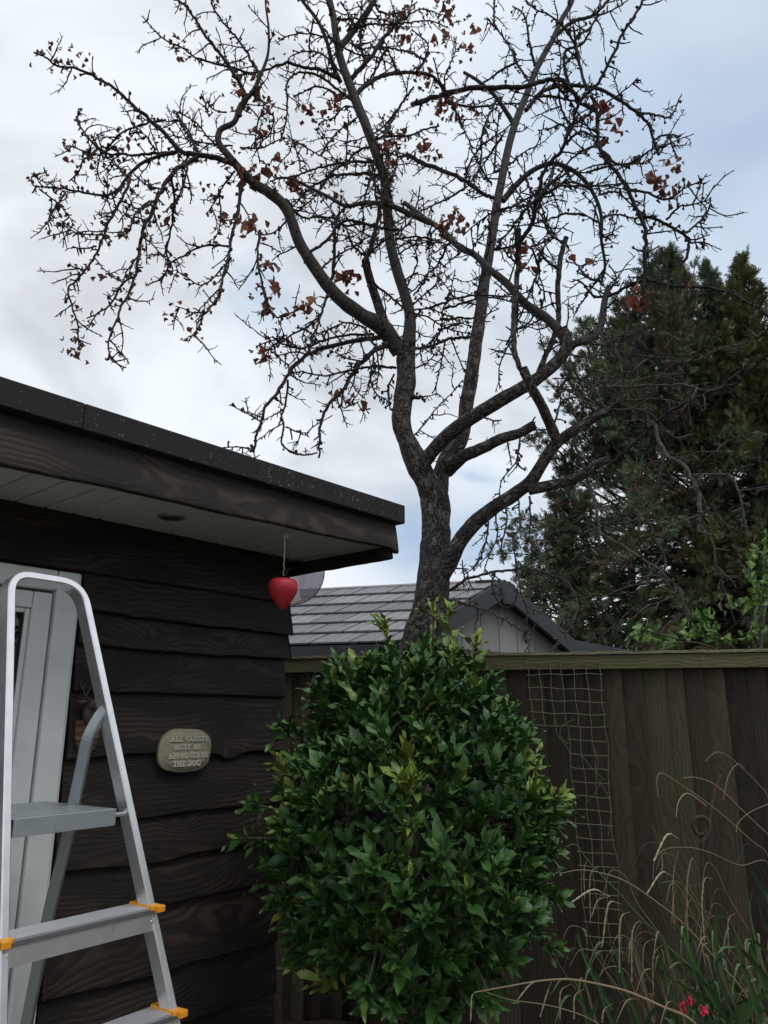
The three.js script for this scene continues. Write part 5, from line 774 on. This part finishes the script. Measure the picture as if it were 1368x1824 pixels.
{
  const base = at(735, 1800, 2.8); base.y = 0.12; const c = V(0.098, 1.17, -2.8), R = rng(4711);
  const t = thing('evergreen_bush', 'rounded dense evergreen bush with glossy green leaves in front of the fence', 'bush', base);
  const mats = [leafMat(0.048, 0.132, 0.034, 0.45), leafMat(0.058, 0.155, 0.036, 0.45), leafMat(0.07, 0.18, 0.038, 0.46), leafMat(0.088, 0.205, 0.040, 0.46), leafMat(0.17, 0.28, 0.048, 0.42), leafMat(0.26, 0.38, 0.06, 0.45), leafMat(0.30, 0.26, 0.04, 0.5)];
  const all = [], M = new THREE.Matrix4(), q = new THREE.Quaternion(), stems = [];
  function addLeaf(p, dir, up, len, mat) {                          // leaf along dir, its face towards up
    const y = dir.clone().normalize(), z = up.clone().addScaledVector(y, -up.dot(y)).normalize(), x = y.clone().cross(z);
    M.makeBasis(x, y, z); q.setFromRotationMatrix(M); all.push({ p: p.clone(), q: q.clone(), s: len, m: mat, g: Math.floor(R() * 6) });
  }
  function shoot(p, ax, n, len, young) {
    const u = around(ax, R, 0), v = ax.clone().cross(u); let a = R() * 6;
    for (let k = 0; k < n; k++) {
      a += 2.4; const f = k / n, open = mix(0.85, 0.25, f) + (R() - 0.5) * 0.45, side = u.clone().multiplyScalar(Math.cos(a)).addScaledVector(v, Math.sin(a));
      const dir = ax.clone().multiplyScalar(Math.cos(open)).addScaledVector(side, Math.sin(open)).addScaledVector(UP, -0.08), face = ax.clone().multiplyScalar(Math.sin(open)).addScaledVector(side, -Math.cos(open)).addScaledVector(UP, 0.35);
      const m = young ? (f > 0.4 ? 5 : 4) : (f > 0.8 && R() < 0.42 ? (R() < 0.5 ? 5 : 4) : R() < 0.008 ? 6 : Math.floor(R() * 4)); addLeaf(p.clone().addScaledVector(ax, 0.05 * f * (len / 0.08)), dir, face, len * mix(1.08, 0.6, f) * (0.62 + 0.62 * R()), m);
    }
  }
  const surf = (d, k) => {                                          // egg-shaped outline, uneven
    const lump = 1 + 0.2 * fbm(d.x * 2.2 + 3, d.y * 2.2, d.z * 2.2, 3), up = d.y > 0 ? d.y : 0, w = d.y > 0 ? mix(1, 0.84, up * up) : mix(1, 0.78, d.y * d.y);
    return c.clone().add(V(d.x * 0.46 * w * k * lump, d.y * (d.y > 0 ? 0.60 : 0.56) * k * lump, d.z * 0.45 * w * k * lump));
  };
  const nOut = 560, nIn = 330;
  for (let i = 0; i < nOut; i++) { const y = 1 - 2 * (i + 0.5) / nOut, a = i * 2.39996, r = Math.sqrt(1 - y * y), d = V(r * Math.cos(a), y, r * Math.sin(a)).add(V((R() - 0.5) * 0.14, (R() - 0.5) * 0.14, (R() - 0.5) * 0.14)).normalize(); const p = surf(d, 0.80 + 0.2 * R()); shoot(p, d.clone().multiplyScalar(0.8).addScaledVector(UP, 0.95 + 0.45 * R()).add(V((R() - 0.5) * 0.7, (R() - 0.5) * 0.5, (R() - 0.5) * 0.7)).normalize(), 7 + Math.floor(R() * 4), 0.082 + 0.03 * R(), R() < 0.05); if (i % 3 === 0) stems.push([surf(d, 0.45), p]); }
  for (let i = 0; i < nIn; i++) { const y = 1 - 2 * (i + 0.5) / nIn, a = i * 2.39996 + 1, r = Math.sqrt(1 - y * y), d = V(r * Math.cos(a), y, r * Math.sin(a)); shoot(surf(d, 0.62 + 0.16 * R()), d.clone().addScaledVector(UP, 0.4).normalize(), 7, 0.08, false); }
  // shoots that stand out of the outline, traced: tip, direction, young leaves
  for (const [px, py, bx, by, dep, n, young] of [[685, 1100, 690, 1180, 2.75, 7, 1], [772, 1072, 764, 1200, 2.62, 6, 1], [800, 1078, 800, 1190, 2.6, 6, 1], [850, 1135, 835, 1210, 2.66, 7, 1], [632, 1172, 640, 1230, 2.7, 5, 1], [880, 1200, 860, 1250, 2.7, 6, 0], [600, 1180, 610, 1240, 2.75, 6, 0], [440, 1430, 500, 1450, 2.62, 7, 0], [418, 1492, 490, 1500, 2.6, 6, 0], [1002, 1412, 960, 1450, 2.6, 7, 1], [990, 1520, 940, 1530, 2.65, 7, 0], [500, 1290, 540, 1330, 2.8, 7, 0], [925, 1290, 890, 1330, 2.7, 7, 0], [940, 1345, 900, 1390, 2.62, 6, 1], [990, 1600, 950, 1600, 2.7, 7, 0], [1000, 1690, 940, 1680, 2.7, 7, 0], [490, 1600, 540, 1600, 2.65, 7, 0], [520, 1720, 560, 1690, 2.65, 7, 0], [650, 1770, 660, 1720, 2.4, 7, 0], [740, 1180, 740, 1230, 2.6, 7, 1], [560, 1225, 580, 1270, 2.7, 7, 0], [810, 1155, 805, 1215, 2.6, 6, 1], [690, 1790, 700, 1740, 2.42, 6, 0], [880, 1790, 850, 1740, 2.5, 6, 0], [600, 1390, 610, 1430, 2.4, 7, 1], [730, 1460, 735, 1500, 2.34, 7, 1]]) {
    const tip = at(px, py, dep), b = at(bx, by, dep + 0.06), ax = tip.clone().sub(b), L = ax.length(); ax.normalize(); const tall = L > 0.11 && young;
    stems.push([b.clone().addScaledVector(ax, -0.12), tip]); shoot(tip.clone().addScaledVector(ax, -0.05), ax, n, young ? 0.055 + 0.02 * R() : 0.075 + 0.02 * R(), !!young);
    if (tall) for (let k = 0; k < 6; k++) { const f = 0.15 + k * 0.13, side = around(ax, R, 0.5); addLeaf(b.clone().lerp(tip, f), side.addScaledVector(ax, 0.4), ax.clone().addScaledVector(UP, 0.3), 0.07 + 0.02 * R(), k > 1 ? 5 : 4); } else shoot(b.clone().lerp(tip, 0.35), ax, 6, 0.075, false);
  }
  const eye = V(0, EYE, 0), toC = (o) => o.p.distanceTo(eye) - 0.35 * (o.s - 0.07) / 0.03;
  all.sort((a, b) => toC(a) - toC(b));
  const one = V(1, 1, 1), rest = mats.map(() => []);
  all.forEach((o, i) => {
    if (i < 300) { const m = mesh('leaf', leafGeos[o.g], mats[o.m], t); m.position.copy(o.p).sub(base); m.quaternion.copy(o.q); m.scale.setScalar(o.s); }
    else { const g = leafGeos[o.g].clone(); g.applyMatrix4(M.compose(o.p, o.q, one.clone().multiplyScalar(o.s))); rest[o.m].push(g); }
  });
  rest.forEach((l, i) => { if (l.length) part('foliage', mergeGeometries(l), mats[i], t, t, 'stuff'); });
  const wood = std(rgb(0.09, 0.085, 0.05), 0.8);
  part('stems', mergeGeometries(stems.map(([a, b]) => sweep([a, a.clone().lerp(b, 0.5).add(V(0.01, 0.01, 0)), b], [0.006, 0.004, 0.002], 5))), wood, t, t, 'stuff');
  const trunk = [V(c.x, 0.1, c.z), V(c.x + 0.02, 0.7, c.z), V(c.x, 1.2, c.z + 0.02)]; part('trunk', sweep(spline(trunk, 0.04)[0], 0.02, 10, { rough: 0.2 }), wood, t);
}

// ---------------------------------------------------------------- sedge, flowers and rusty stake by the fence
{
  const G = (x, y) => [800 + x * 0.4152, 1400 + y * 0.4152], H = (x, y) => [880 + x * 0.3567, 1140 + y * 0.3567], R = rng(55);
  const root1 = at(1300, 2060, 2.95), root2 = at(1420, 2080, 2.85); root1.y = root2.y = 0.13;
  const t1 = thing('sedge_clump', 'arching grass clump with drooping tan seed spikes beside the netted fence', 'grass', root1, 'grass clumps by the fence'), t2 = thing('sedge_clump', 'grass clump with broad green strap blades at the right edge above red flowers', 'grass', root2, 'grass clumps by the fence');
  const tan = [std(rgb(0.30, 0.23, 0.14), 0.8), std(rgb(0.20, 0.155, 0.095), 0.8), std(rgb(0.46, 0.38, 0.26), 0.8)], green = [[0.05, 0.115, 0.035], [0.07, 0.145, 0.04], [0.04, 0.09, 0.045], [0.12, 0.2, 0.06]].map(([a, b, c]) => std(rgb(a, b, c), 0.5));
  const dep = (x) => 2.75 + 0.25 * smooth(700, 0, x) * -1 + (R() - 0.5) * 0.25;
  const line = (Z, pts, d0, d1) => pts.map(([x, y], i) => at(...Z(x, y), mix(d0, d1, i / (pts.length - 1))));
  function stem(Z, pts, w, mat, t, fromRoot, d = dep(pts[pts.length - 1][0])) { const q = line(Z, pts, d + 0.12, d); if (fromRoot) q.unshift(t.position.clone().add(V((R() - 0.5) * 0.1, 0, (R() - 0.5) * 0.1))); const [c] = spline(q, 0.02); part('stem', sweep(c, c.map((_, i) => w * 0.00036 * mix(1.2, 0.55, i / c.length)), 6), mat, t); }
  function spike(Z, pts, w, mat, t, d = dep(pts[0][0])) { const [c] = spline(line(Z, pts, d, d - 0.03), 0.006), n = c.length; part('seed_spike', sweep(c, c.map((_, i) => (i < n * 0.3 ? 0.28 : 0.5 + 0.5 * Math.sin(Math.min(1, (i / n - 0.3) / 0.6) * 2.6)) * w * 0.00027 * (1 + 0.35 * Math.sin(i * 2.1))), 7, { rough: 0.35, freq: 160 }), mat, t); }
  function blade(Z, pts, w, mat, t, fromRoot, d = dep(pts[0][0])) {
    const q = line(Z, pts, d, d - 0.1); if (fromRoot) q.unshift(t.position.clone().add(V((R() - 0.5) * 0.12, 0, (R() - 0.5) * 0.12)));
    const [c] = spline(q, 0.015), pos = [], idx = [], uv = [], n = c.length, side = V(0.75, 0.25 * (R() - 0.5), 0.5 * (R() - 0.3)).normalize();
    c.forEach((p, i) => { const f = i / (n - 1), ww = w * 0.00042 * Math.sin(Math.PI * Math.min(1, 0.32 + 0.68 * f)) ** 0.7, tg = c[Math.min(n - 1, i + 1)].clone().sub(c[Math.max(0, i - 1)]).normalize(), s = side.clone().addScaledVector(tg, -side.dot(tg)).normalize(), nn = s.clone().cross(tg); for (const k of [-1, 0, 1]) { const v = p.clone().addScaledVector(s, k * ww).addScaledVector(nn, Math.abs(k) * ww * 0.35); pos.push(v.x, v.y, v.z); uv.push(k * ww, f); } });
    for (let i = 0; i + 1 < n; i++) for (let k = 0; k < 2; k++) { const a = i * 3 + k; idx.push(a, a + 1, a + 3, a + 1, a + 4, a + 3); }
    part('blade', geom(pos, idx, uv), mat, t);
  }
  stem(G, [[1060, 1025], [900, 940], [760, 880], [640, 850], [520, 830], [400, 835], [250, 860], [110, 885]], 9, tan[0], t1, true, 2.45); stem(G, [[640, 1020], [560, 980], [420, 940], [250, 915], [150, 880]], 5, tan[1], t1, false, 2.45);
  stem(G, [[1290, 940], [1150, 750], [1000, 585], [880, 490], [760, 410], [660, 375], [560, 360], [480, 375]], 5, tan[0], t1, true); stem(G, [[1140, 900], [940, 690], [870, 610], [790, 530], [740, 470], [640, 370], [580, 300], [540, 250], [500, 262]], 6, green[0], t1, true);
  stem(G, [[1368, 330], [1250, 340], [1130, 290], [1040, 265], [920, 275], [880, 330], [875, 400]], 4, tan[1], t2, true); stem(H, [[1368, 1080], [1290, 1005], [1100, 840], [960, 740], [830, 665], [812, 700], [820, 785]], 5, tan[1], t2, true); stem(H, [[1420, 1010], [1368, 970], [1230, 840], [1100, 720], [1000, 685], [940, 690]], 4, tan[0], t2, true); stem(H, [[1368, 790], [1320, 720], [1230, 630], [1170, 580], [1110, 560], [1055, 605]], 4, tan[1], t2, true); stem(H, [[1420, 800], [1368, 820], [1270, 865], [1215, 920], [1210, 960]], 4, tan[1], t2, false); stem(H, [[1060, 830], [1010, 790], [960, 765], [920, 810], [910, 885]], 6, tan[0], t2, false); stem(H, [[1250, 640], [1215, 620], [1170, 680], [1145, 800]], 4, tan[1], t2, false);
  stem(G, [[1290, 940], [1160, 690], [1040, 480], [950, 330], [870, 170]], 4, tan[1], t1, true); stem(G, [[1200, 1000], [1080, 720], [1000, 560], [960, 440]], 4, green[0], t1, true); stem(G, [[1240, 970], [1130, 620], [1080, 520], [1040, 480], [980, 410], [910, 415]], 4, green[1], t1, true);
  const sp = [[[390, 832], [350, 850], [295, 915], 8, 0], [[110, 885], [98, 900], [92, 1010], 7, 0], [[440, 838], [420, 890], [390, 990], 9, 1], [[520, 850], [480, 880], [475, 1000], 9, 1], [[580, 870], [540, 900], [535, 1000], 9, 1], [[700, 935], [665, 960], [655, 1015], 8, 1], [[690, 475], [620, 445], [528, 497], 12, 2], [[735, 505], [690, 500], [655, 690], 11, 0], [[775, 540], [740, 560], [730, 800], 10, 0], [[820, 575], [790, 610], [783, 840], 11, 0], [[915, 680], [880, 720], [875, 900], 9, 1], [[690, 475], [640, 490], [610, 560], 10, 1], [[645, 345], [610, 370], [605, 590], 10, 1], [[600, 310], [580, 350], [582, 490], 8, 1], [[985, 225], [940, 207], [878, 320], 12, 2], [[955, 385], [915, 370], [848, 462], 11, 2], [[1070, 370], [1045, 310], [1022, 400], [1025, 700], 10, 1], [[1130, 400], [1100, 395], [1085, 480], [1095, 665], 10, 0], [[985, 270], [962, 380], [966, 612], 9, 1], [[1040, 480], [1020, 520], [1010, 690], 9, 1], [[1090, 560], [1080, 640], [1100, 770], 8, 1], [[1230, 545], [1200, 570], [1200, 720], 8, 1], [[900, 260], [915, 320], [912, 370], 6, 1], [[900, 650], [840, 680], [830, 800], 8, 1], [[975, 440], [960, 500], [955, 600], 7, 1]];
  for (const s of sp) { const m = s[s.length - 1], w = s[s.length - 2]; spike(G, s.slice(0, -2), w, tan[m], s[0][0] < 950 ? t1 : t2, s[1][1] > 830 ? 2.45 : undefined); }
  const bl = [[[1140, 900], [1080, 830], [1030, 775], [980, 755], [940, 785], 22, 0, 1], [[1368, 850], [1300, 750], [1240, 695], [1180, 690], [1150, 722], 22, 0, 1], [[1150, 1020], [1160, 800], [1140, 620], [1160, 550], [1205, 518], 20, 0, 1], [[1390, 760], [1320, 670], [1280, 655], [1268, 692], 16, 0, 1], [[1110, 925], [1040, 880], [940, 820], 20, 1, 0], [[1035, 1020], [1050, 950], [1080, 905], 40, 3, 1], [[1240, 1040], [1310, 920], [1390, 868], 42, 1, 1], [[1000, 800], [960, 730], [900, 640], [830, 570], [740, 470], 16, 1, 0], [[1290, 940], [1220, 850], [1160, 815], 18, 2, 0], [[600, 1020], [625, 950], [640, 900], 22, 1, 1], [[700, 1020], [740, 1000], [790, 990], 26, 1, 1], [[1368, 480], [1330, 420], [1300, 365], [1260, 345], 20, 2, 1], [[1100, 960], [980, 620], [900, 540], 8, 2, 1], [[1340, 980], [1320, 700], [1290, 520], [1310, 420], 10, 1, 1], [[1420, 900], [1380, 650], [1340, 560], [1330, 480], 10, 2, 1], [[960, 1030], [900, 900], [850, 820], 12, 0, 1], [[1180, 1030], [1230, 940], [1300, 905], 24, 0, 1], [[850, 1030], [880, 960], [940, 930], 18, 2, 1]];
  for (const b of bl) { const n = b.length, pts = b.slice(0, n - 3); blade(G, pts, b[n - 3], green[b[n - 2]], pts[0][0] < 1120 ? t1 : t2, !!b[n - 1]); }
  for (let k = 0; k < 46; k++) {                                    // fine dry stalks
    const x = 380 + R() * 980, y = 260 + R() * 720 * (1 - 0.3 * (x < 700)), dx = -40 - R() * 150, t = x < 900 ? t1 : t2; if (x < 560 && y < 600) continue;
    stem(G, [[x + 120 + R() * 60, y + 260], [x + 50, y + 110], [x, y], [x + dx * 0.5, y - 30 + R() * 20], [x + dx * 0.8, y + 40 + R() * 60]], 2.2 + R() * 1.6, R() < 0.35 ? green[2] : tan[R() < 0.6 ? 1 : 0], t, false, 2.7 + R() * 0.7);
  }
  for (let k = 0; k < 44; k++) {                                    // tangled low blades, green and straw
    const t = R() < 0.45 ? t1 : t2, x = t === t1 ? 520 + R() * 620 : 900 + R() * 520, y = 620 + R() * 330, dx = (R() - 0.65) * 200, d = 2.6 + R() * 0.6;
    blade(G, [[x + 90 + R() * 60, y + 330], [x + 40, y + 140], [x, y], [x + dx * 0.5, y - 20], [x + dx, y + 50 + R() * 70]], 7 + R() * 9, R() < 0.68 ? green[Math.floor(R() * 3)] : tan[1], t, false, d);
  }
  { // rusty curled stake
    const foot = at(1240, 1900, 3.05); foot.y = 0.12; const t = thing('rusty_plant_stake', 'rusty iron plant stake with a curled loop in front of the fence', 'plant stake', foot), rust = std(rgb(0.10, 0.07, 0.055), 0.85, { map: scaled(soilMap, 6, 6) });
    const q = [[1136, 662], [1118, 710], [1100, 770], [1085, 840], [1076, 900], [1066, 950], [1040, 972], [1008, 962], [993, 925], [1012, 890], [1045, 884], [1072, 905], [1078, 940], [1062, 978], [1040, 1010]].map(([x, y], i) => at(...H(x, y), 3.02 - 0.004 * Math.min(i, 12)));
    const [c] = spline(q, 0.006); part('curl', sweep(c, 0.0072, 10, { rough: 0.2, freq: 60 }), rust, t);
    const e = q[q.length - 1]; part('shaft', sweep([e.clone().add(V(0, 0.005, 0)), e.clone().lerp(foot, 0.5), foot], 0.006, 8, { rough: 0.15, freq: 60 }), rust, t);
    const r2 = at(...G(1020, 590), 3.0), ring = new THREE.TorusGeometry(0.024, 0.0055, 8, 28); ring.translate(r2.x, r2.y, r2.z); part('lower_ring', ring, rust, t);
  }
  { // red flowers
    const foot = at(1245, 1990, 2.7); foot.y = 0.13; const t = thing('red_flower_plant', 'small leafy plant with bright red flowers at the foot of the fence', 'flower', foot), red = [std(rgb(0.62, 0.02, 0.075), 0.55), std(rgb(0.5, 0.015, 0.06), 0.55)], gm = leafMat(0.05, 0.11, 0.04, 0.6);
    for (const [px, py] of [[1218, 1792], [1229, 1782], [1252, 1800], [1214, 1800]]) {
      const p = at(px, py, 2.62), fl = [];
      for (let k = 0; k < 7; k++) { const a = k / 7 * 6.28, g = new THREE.SphereGeometry(1, 8, 6); g.scale(0.006, 0.0085, 0.002); g.translate(0, 0.008, 0); g.rotateX(-0.5 + R()); g.rotateZ(a + R()); g.rotateY(R() * 2); g.translate(p.x, p.y, p.z + 0.004 * R()); fl.push(g); }
      const f = part('flower_head', mergeGeometries(fl), red[Math.floor(R() * 2)], t); part('flower_stem', sweep(spline([p, p.clone().lerp(foot, 0.4).add(V(0.01, 0, 0)), foot], 0.05)[0], 0.0018, 5), green[0], f, t);
    }
    for (let k = 0; k < 60; k++) { const p = at(1190 + R() * 175, 1800 + R() * 60, 2.6 + R() * 0.3), m = mesh('leaf', leafGeos[Math.floor(R() * 6)], gm, t); m.position.copy(p).sub(foot); m.scale.set(0.055, 0.04, 0.05); m.rotation.set(R() * 2 - 1.6, R() * 6, R()); }
  }
}

// ---------------------------------------------------------------- conifers beyond the fence
const conBark = bark(barkTrunkMap, barkTrunkBump, rgb(0.15, 0.115, 0.095), 0.02, 1.2);
function conifer(px, depth, topPx, label, o) {
  const R = rng(o.seed), basePt = at(px, 1150, depth), tip = at(topPx[0], topPx[1], depth), base = V(basePt.x, 0, basePt.z), t = thing('conifer_tree', label, 'conifer', base, 'conifers beyond the fence');
  const H = tip.y, lx = tip.x - basePt.x, axis = (y) => V(base.x + lx * smooth(0, 1, y / H) + 0.1 * N(y * 0.5, o.seed), y, base.z + 0.1 * N(y * 0.5, o.seed + 7));
  const tr = []; for (let k = 0; k <= 16; k++) tr.push(axis(H * 0.98 * k / 16)); part('trunk', sweep(tr, tr.map((_, i) => mix(o.r0 ?? 0.15, 0.012, (i / 16) ** 0.8)), 12, { rough: 0.15, freq: 4 }), conBark, t);
  const limbs = [], pos = [], col = []; const cs = o.colors;
  function frond(p, d, s, c) {                                      // flat feathery spray: a row of narrow leaflets on both sides of its rib
    const side = around(d, R, 0), up = d.clone().cross(side);
    for (let k = 0; k < 7; k++) {
      const f = k / 7, m = k % 2 ? 1 : -1, l = s * (0.62 - 0.42 * f), a = p.clone().addScaledVector(d, s * f * 0.9), dir = d.clone().multiplyScalar(0.75).addScaledVector(side, m * 0.65).addScaledVector(up, (R() - 0.5) * 0.5), b = a.clone().addScaledVector(dir, l), w = d.clone().multiplyScalar(s * 0.11), k2 = 0.8 + 0.4 * R();
      pos.push(a.x - w.x, a.y - w.y, a.z - w.z, a.x + w.x, a.y + w.y, a.z + w.z, b.x, b.y, b.z); for (let v = 0; v < 3; v++) col.push(c[0] * k2, c[1] * k2, c[2] * k2);
    }
  }
  const n = o.n;
  for (let i = 0; i < n; i++) {
    const f = (i + R()) / n, y = mix(o.low, H * 0.985, f), a = R() * 6.283, prof = o.shape(f), L = prof * (0.55 + 0.55 * R()), rise = mix(0.15, 1.15, f) + (R() - 0.5) * 0.4;
    if (o.reach && Math.cos(a) < -0.5 && f < 0.5) R();
    const LL = L * (o.reach && Math.cos(a) < -0.3 ? o.reach : 1), d = V(Math.cos(a), rise, Math.sin(a)).normalize(), p = axis(y), q = [p.clone()], x = p.clone(), dd = d.clone(), seg = Math.max(3, Math.ceil(LL / 0.22));
    for (let k = 0; k < seg; k++) { dd.add(V((R() - 0.5) * 0.25, (f < 0.4 ? -0.08 : 0.06) + (R() - 0.5) * 0.2, (R() - 0.5) * 0.25)).normalize(); x.addScaledVector(dd, LL / seg); q.push(x.clone()); }
    if (LL > 0.35) limbs.push(sweep(q, q.map((_, k) => mix(0.008 + 0.016 * Math.min(1, LL), 0.004, k / q.length)), 5, { closed: false }));
    const c = cs[R() < o.brown ? 2 : Math.floor(R() * 2)], dense = o.dense * (f > 0.4 ? 1.35 : 1.0);
    const bare = f < 0.45 ? 0.5 : 0.12, count = Math.ceil(LL * dense * (f < 0.4 && o.trunks && Math.cos(a) > -0.5 ? 10 : 17));
    for (let k = 0; k < count; k++) {
      const u = bare + (1 - bare) * R(), s = u * (q.length - 1), b = Math.min(q.length - 2, Math.floor(s)), pt = q[b].clone().lerp(q[b + 1], s - b), spread = 0.13 * Math.min(1, 0.35 + LL * 0.5), pd = around(dd, R, 0.65).addScaledVector(UP, 0.3);
      pt.addScaledVector(pd, spread * R()); for (let j = 0; j < 4; j++) frond(pt.clone().add(V((R() - 0.5) * 0.1, (R() - 0.5) * 0.08, (R() - 0.5) * 0.1)), pd.clone().add(V((R() - 0.5) * 0.9, (R() - 0.5) * 0.9, (R() - 0.5) * 0.9)).normalize(), 0.085 + 0.075 * R(), c);
    }
    for (let j = 0; j < 3; j++) frond(q[q.length - 1], dd.clone().add(V((R() - 0.5) * 0.5, R() * 0.3, (R() - 0.5) * 0.5)).normalize(), 0.17, c);
  }
  for (let k = 0; k < 26; k++) { const y = H - R() * 0.55; frond(axis(y).add(V((R() - 0.5) * 0.12, 0, (R() - 0.5) * 0.12)), V((R() - 0.5) * 0.7, 1, (R() - 0.5) * 0.7).normalize(), 0.16, cs[0]); }
  if (limbs.length) part('limbs', mergeGeometries(limbs), conBark, t, t, 'stuff');
  part('crown', geom(pos, null, null, col), o.mat, t);
  return pos.length / 9;
}
{
  const mat = std(rgb(1, 1, 1), 0.85, { vertexColors: true });
  const dark = [[0.058, 0.088, 0.042], [0.08, 0.112, 0.045], [0.115, 0.094, 0.048]], olive = [[0.08, 0.096, 0.030], [0.105, 0.112, 0.034], [0.105, 0.082, 0.036]];
  const cone = (w, p = 0.75) => (f) => w * (1 - f) ** (f > 0.6 ? p + (f - 0.6) * 0.9 : p) + 0.05;
  conifer(1262, 11.0, [1196, 445], 'tall dark conifer, left and tallest spire of the group', { seed: 1, n: 330, low: 2.3, shape: cone(1.9, 0.62), dense: 0.72, reach: 2.0, colors: dark, brown: 0.13, mat, r0: 0.17, trunks: 1 });
  conifer(1300, 11.6, [1258, 468], 'dark conifer between the two tallest spires', { seed: 2, n: 280, low: 2.4, shape: cone(1.6, 0.6), dense: 0.72, reach: 1, colors: dark, brown: 0.13, mat, r0: 0.15, trunks: 1 });
  conifer(1345, 10.6, [1318, 455], 'tall olive green conifer, right hand spire of the group', { seed: 3, n: 320, low: 2.6, shape: cone(1.7, 0.62), dense: 0.75, reach: 1, colors: olive, brown: 0.12, mat, r0: 0.16, trunks: 1 });
  conifer(1420, 11.2, [1420, 470], 'dark conifer cut off by the right edge of the view', { seed: 4, n: 260, low: 2.2, shape: cone(1.8, 0.62), dense: 0.95, reach: 1, colors: dark, brown: 0.2, mat });
  conifer(1120, 12.6, [1105, 560], 'shorter broad conifer left of the tall spires behind the bare tree', { seed: 5, n: 260, low: 2.3, shape: cone(2.6, 0.5), dense: 0.62, reach: 1, colors: dark, brown: 0.3, mat, r0: 0.13 });
  conifer(1035, 13.5, [1010, 830], 'low conifer rising just behind the grey shed gable', { seed: 6, n: 120, low: 1.2, shape: cone(1.7, 0.6), dense: 0.9, reach: 1, colors: dark, brown: 0.3, mat, r0: 0.1 });
}

// ---------------------------------------------------------------- young oak and hedge
{
  const foot = at(1345, 1300, 5.4); foot.y = 0; const R = rng(64), t = thing('young_oak', 'young oak with fresh lobed green leaves just behind the fence', 'tree', foot), wood = lichenBark;
  const og = [0, 1, 2].map((v) => { const pos = [0, 0, 0], idx = [], n = 12, uv = [0.5, 0]; for (let i = 0; i <= n; i++) { const f = i / n, w = 0.24 * Math.sin(Math.PI * f ** 1.25) * (1 + 0.38 * Math.cos(i * Math.PI)) + 0.02; for (const s of [-1, 0, 1]) { pos.push(s * w, f, 0.10 * Math.sin(f * 3 + v) + Math.abs(s) * w * 0.3 + 0.03 * Math.sin(i + v)); uv.push(0.5 + s * w, f); } } for (let i = 0; i < n; i++) for (let k = 0; k < 2; k++) { const a = 1 + i * 3 + k; idx.push(a, a + 1, a + 3, a + 1, a + 4, a + 3); } return geom(pos, idx, uv); });
  const mats = [leafMat(0.11, 0.24, 0.04, 0.55), leafMat(0.15, 0.30, 0.045, 0.55), leafMat(0.21, 0.36, 0.06, 0.55), leafMat(0.08, 0.18, 0.035, 0.55)];
  const stem = (q, r0, r1) => { const [c] = spline(q, 0.06); part('branch', sweep(c, c.map((_, i) => mix(r0, r1, i / c.length)), 7, { rough: 0.1 }), wood, t); };
  const top = at(1372, 1000, 5.4); stem([foot.clone(), at(1350, 1200, 5.4), top, at(1380, 900, 5.3)], 0.03, 0.012);
  stem([at(1352, 1220, 5.4), at(1300, 1172, 5.3), at(1240, 1145, 5.2), at(1190, 1147, 5.1)], 0.012, 0.005); stem([at(1352, 1200, 5.4), at(1290, 1140, 5.3), at(1262, 1118, 5.2)], 0.012, 0.005); stem([at(1356, 1160, 5.4), at(1320, 1092, 5.3), at(1295, 1075, 5.2)], 0.01, 0.004); stem([at(1240, 1146, 5.2), at(1170, 1128, 5.1), at(1140, 1120, 5.1)], 0.006, 0.003);
  const spots = [[1355, 980, 16, 30], [1362, 1030, 20, 30], [1350, 1065, 16, 26], [1358, 1000, 12, 30], [1340, 1010, 8, 20], [1300, 1078, 10, 18], [1318, 1090, 9, 16], [1258, 1112, 18, 22], [1240, 1125, 16, 22], [1225, 1128, 10, 18], [1272, 1130, 10, 18], [1160, 1140, 16, 24], [1140, 1130, 12, 20], [1135, 1150, 9, 18], [1180, 1150, 10, 20], [1335, 1135, 14, 22], [1355, 1120, 12, 20], [1205, 1148, 10, 20], [1290, 1148, 8, 20], [1362, 1060, 12, 18], [1375, 960, 10, 20], [1350, 1040, 14, 30], [1362, 1090, 12, 24], [1345, 1085, 8, 20]];
  for (const [px, py, n, s] of spots) for (let k = 0; k < n; k++) { const p = at(px + (R() - 0.5) * s * 1.6, py + (R() - 0.5) * s * 1.4, 5.25 + (R() - 0.5) * 0.35), m = mesh('leaf', og[Math.floor(R() * 3)], mats[Math.floor(R() * 4)], t); m.position.copy(p).sub(foot); m.scale.setScalar(0.05 + 0.035 * R()); m.rotation.set((R() - 0.5) * 2.4, R() * 6.28, (R() - 0.5) * 2.6); }
}
{ // tall hedge along the open side of the garden, mirrored in the door's glass
  const R = rng(17), h = thing('garden_hedge', 'tall dark green hedge closing the right side of the garden', 'hedge', V(5.2, 0, 1)), geos = [[], []], M = new THREE.Matrix4(), q = new THREE.Quaternion(), e = new THREE.Euler();
  for (let i = 0; i < 9000; i++) { const s = R(), p = V(5.4 - 0.6 * R() + 0.15 * fbm(s * 9, 2, 2, 2), 0.05 + 2.75 * R(), mix(-3.0, 5.5, s)); q.setFromEuler(e.set(R() * 6, R() * 6, R() * 6)); const g = leafGeos[i % 6].clone(); g.applyMatrix4(M.compose(p, q, V(0.16, 0.16, 0.16))); geos[i % 2].push(g); }
  geos.forEach((l, i) => part('foliage', mergeGeometries(l), leafMat(0.03 + 0.015 * i, 0.07 + 0.03 * i, 0.025), h, h, 'stuff'));
}
scene.traverse((o) => { if (o.isMesh) o.castShadow = o.receiveShadow = true; });
renderer.setSize(768, 1024);
renderer.render(scene, camera);
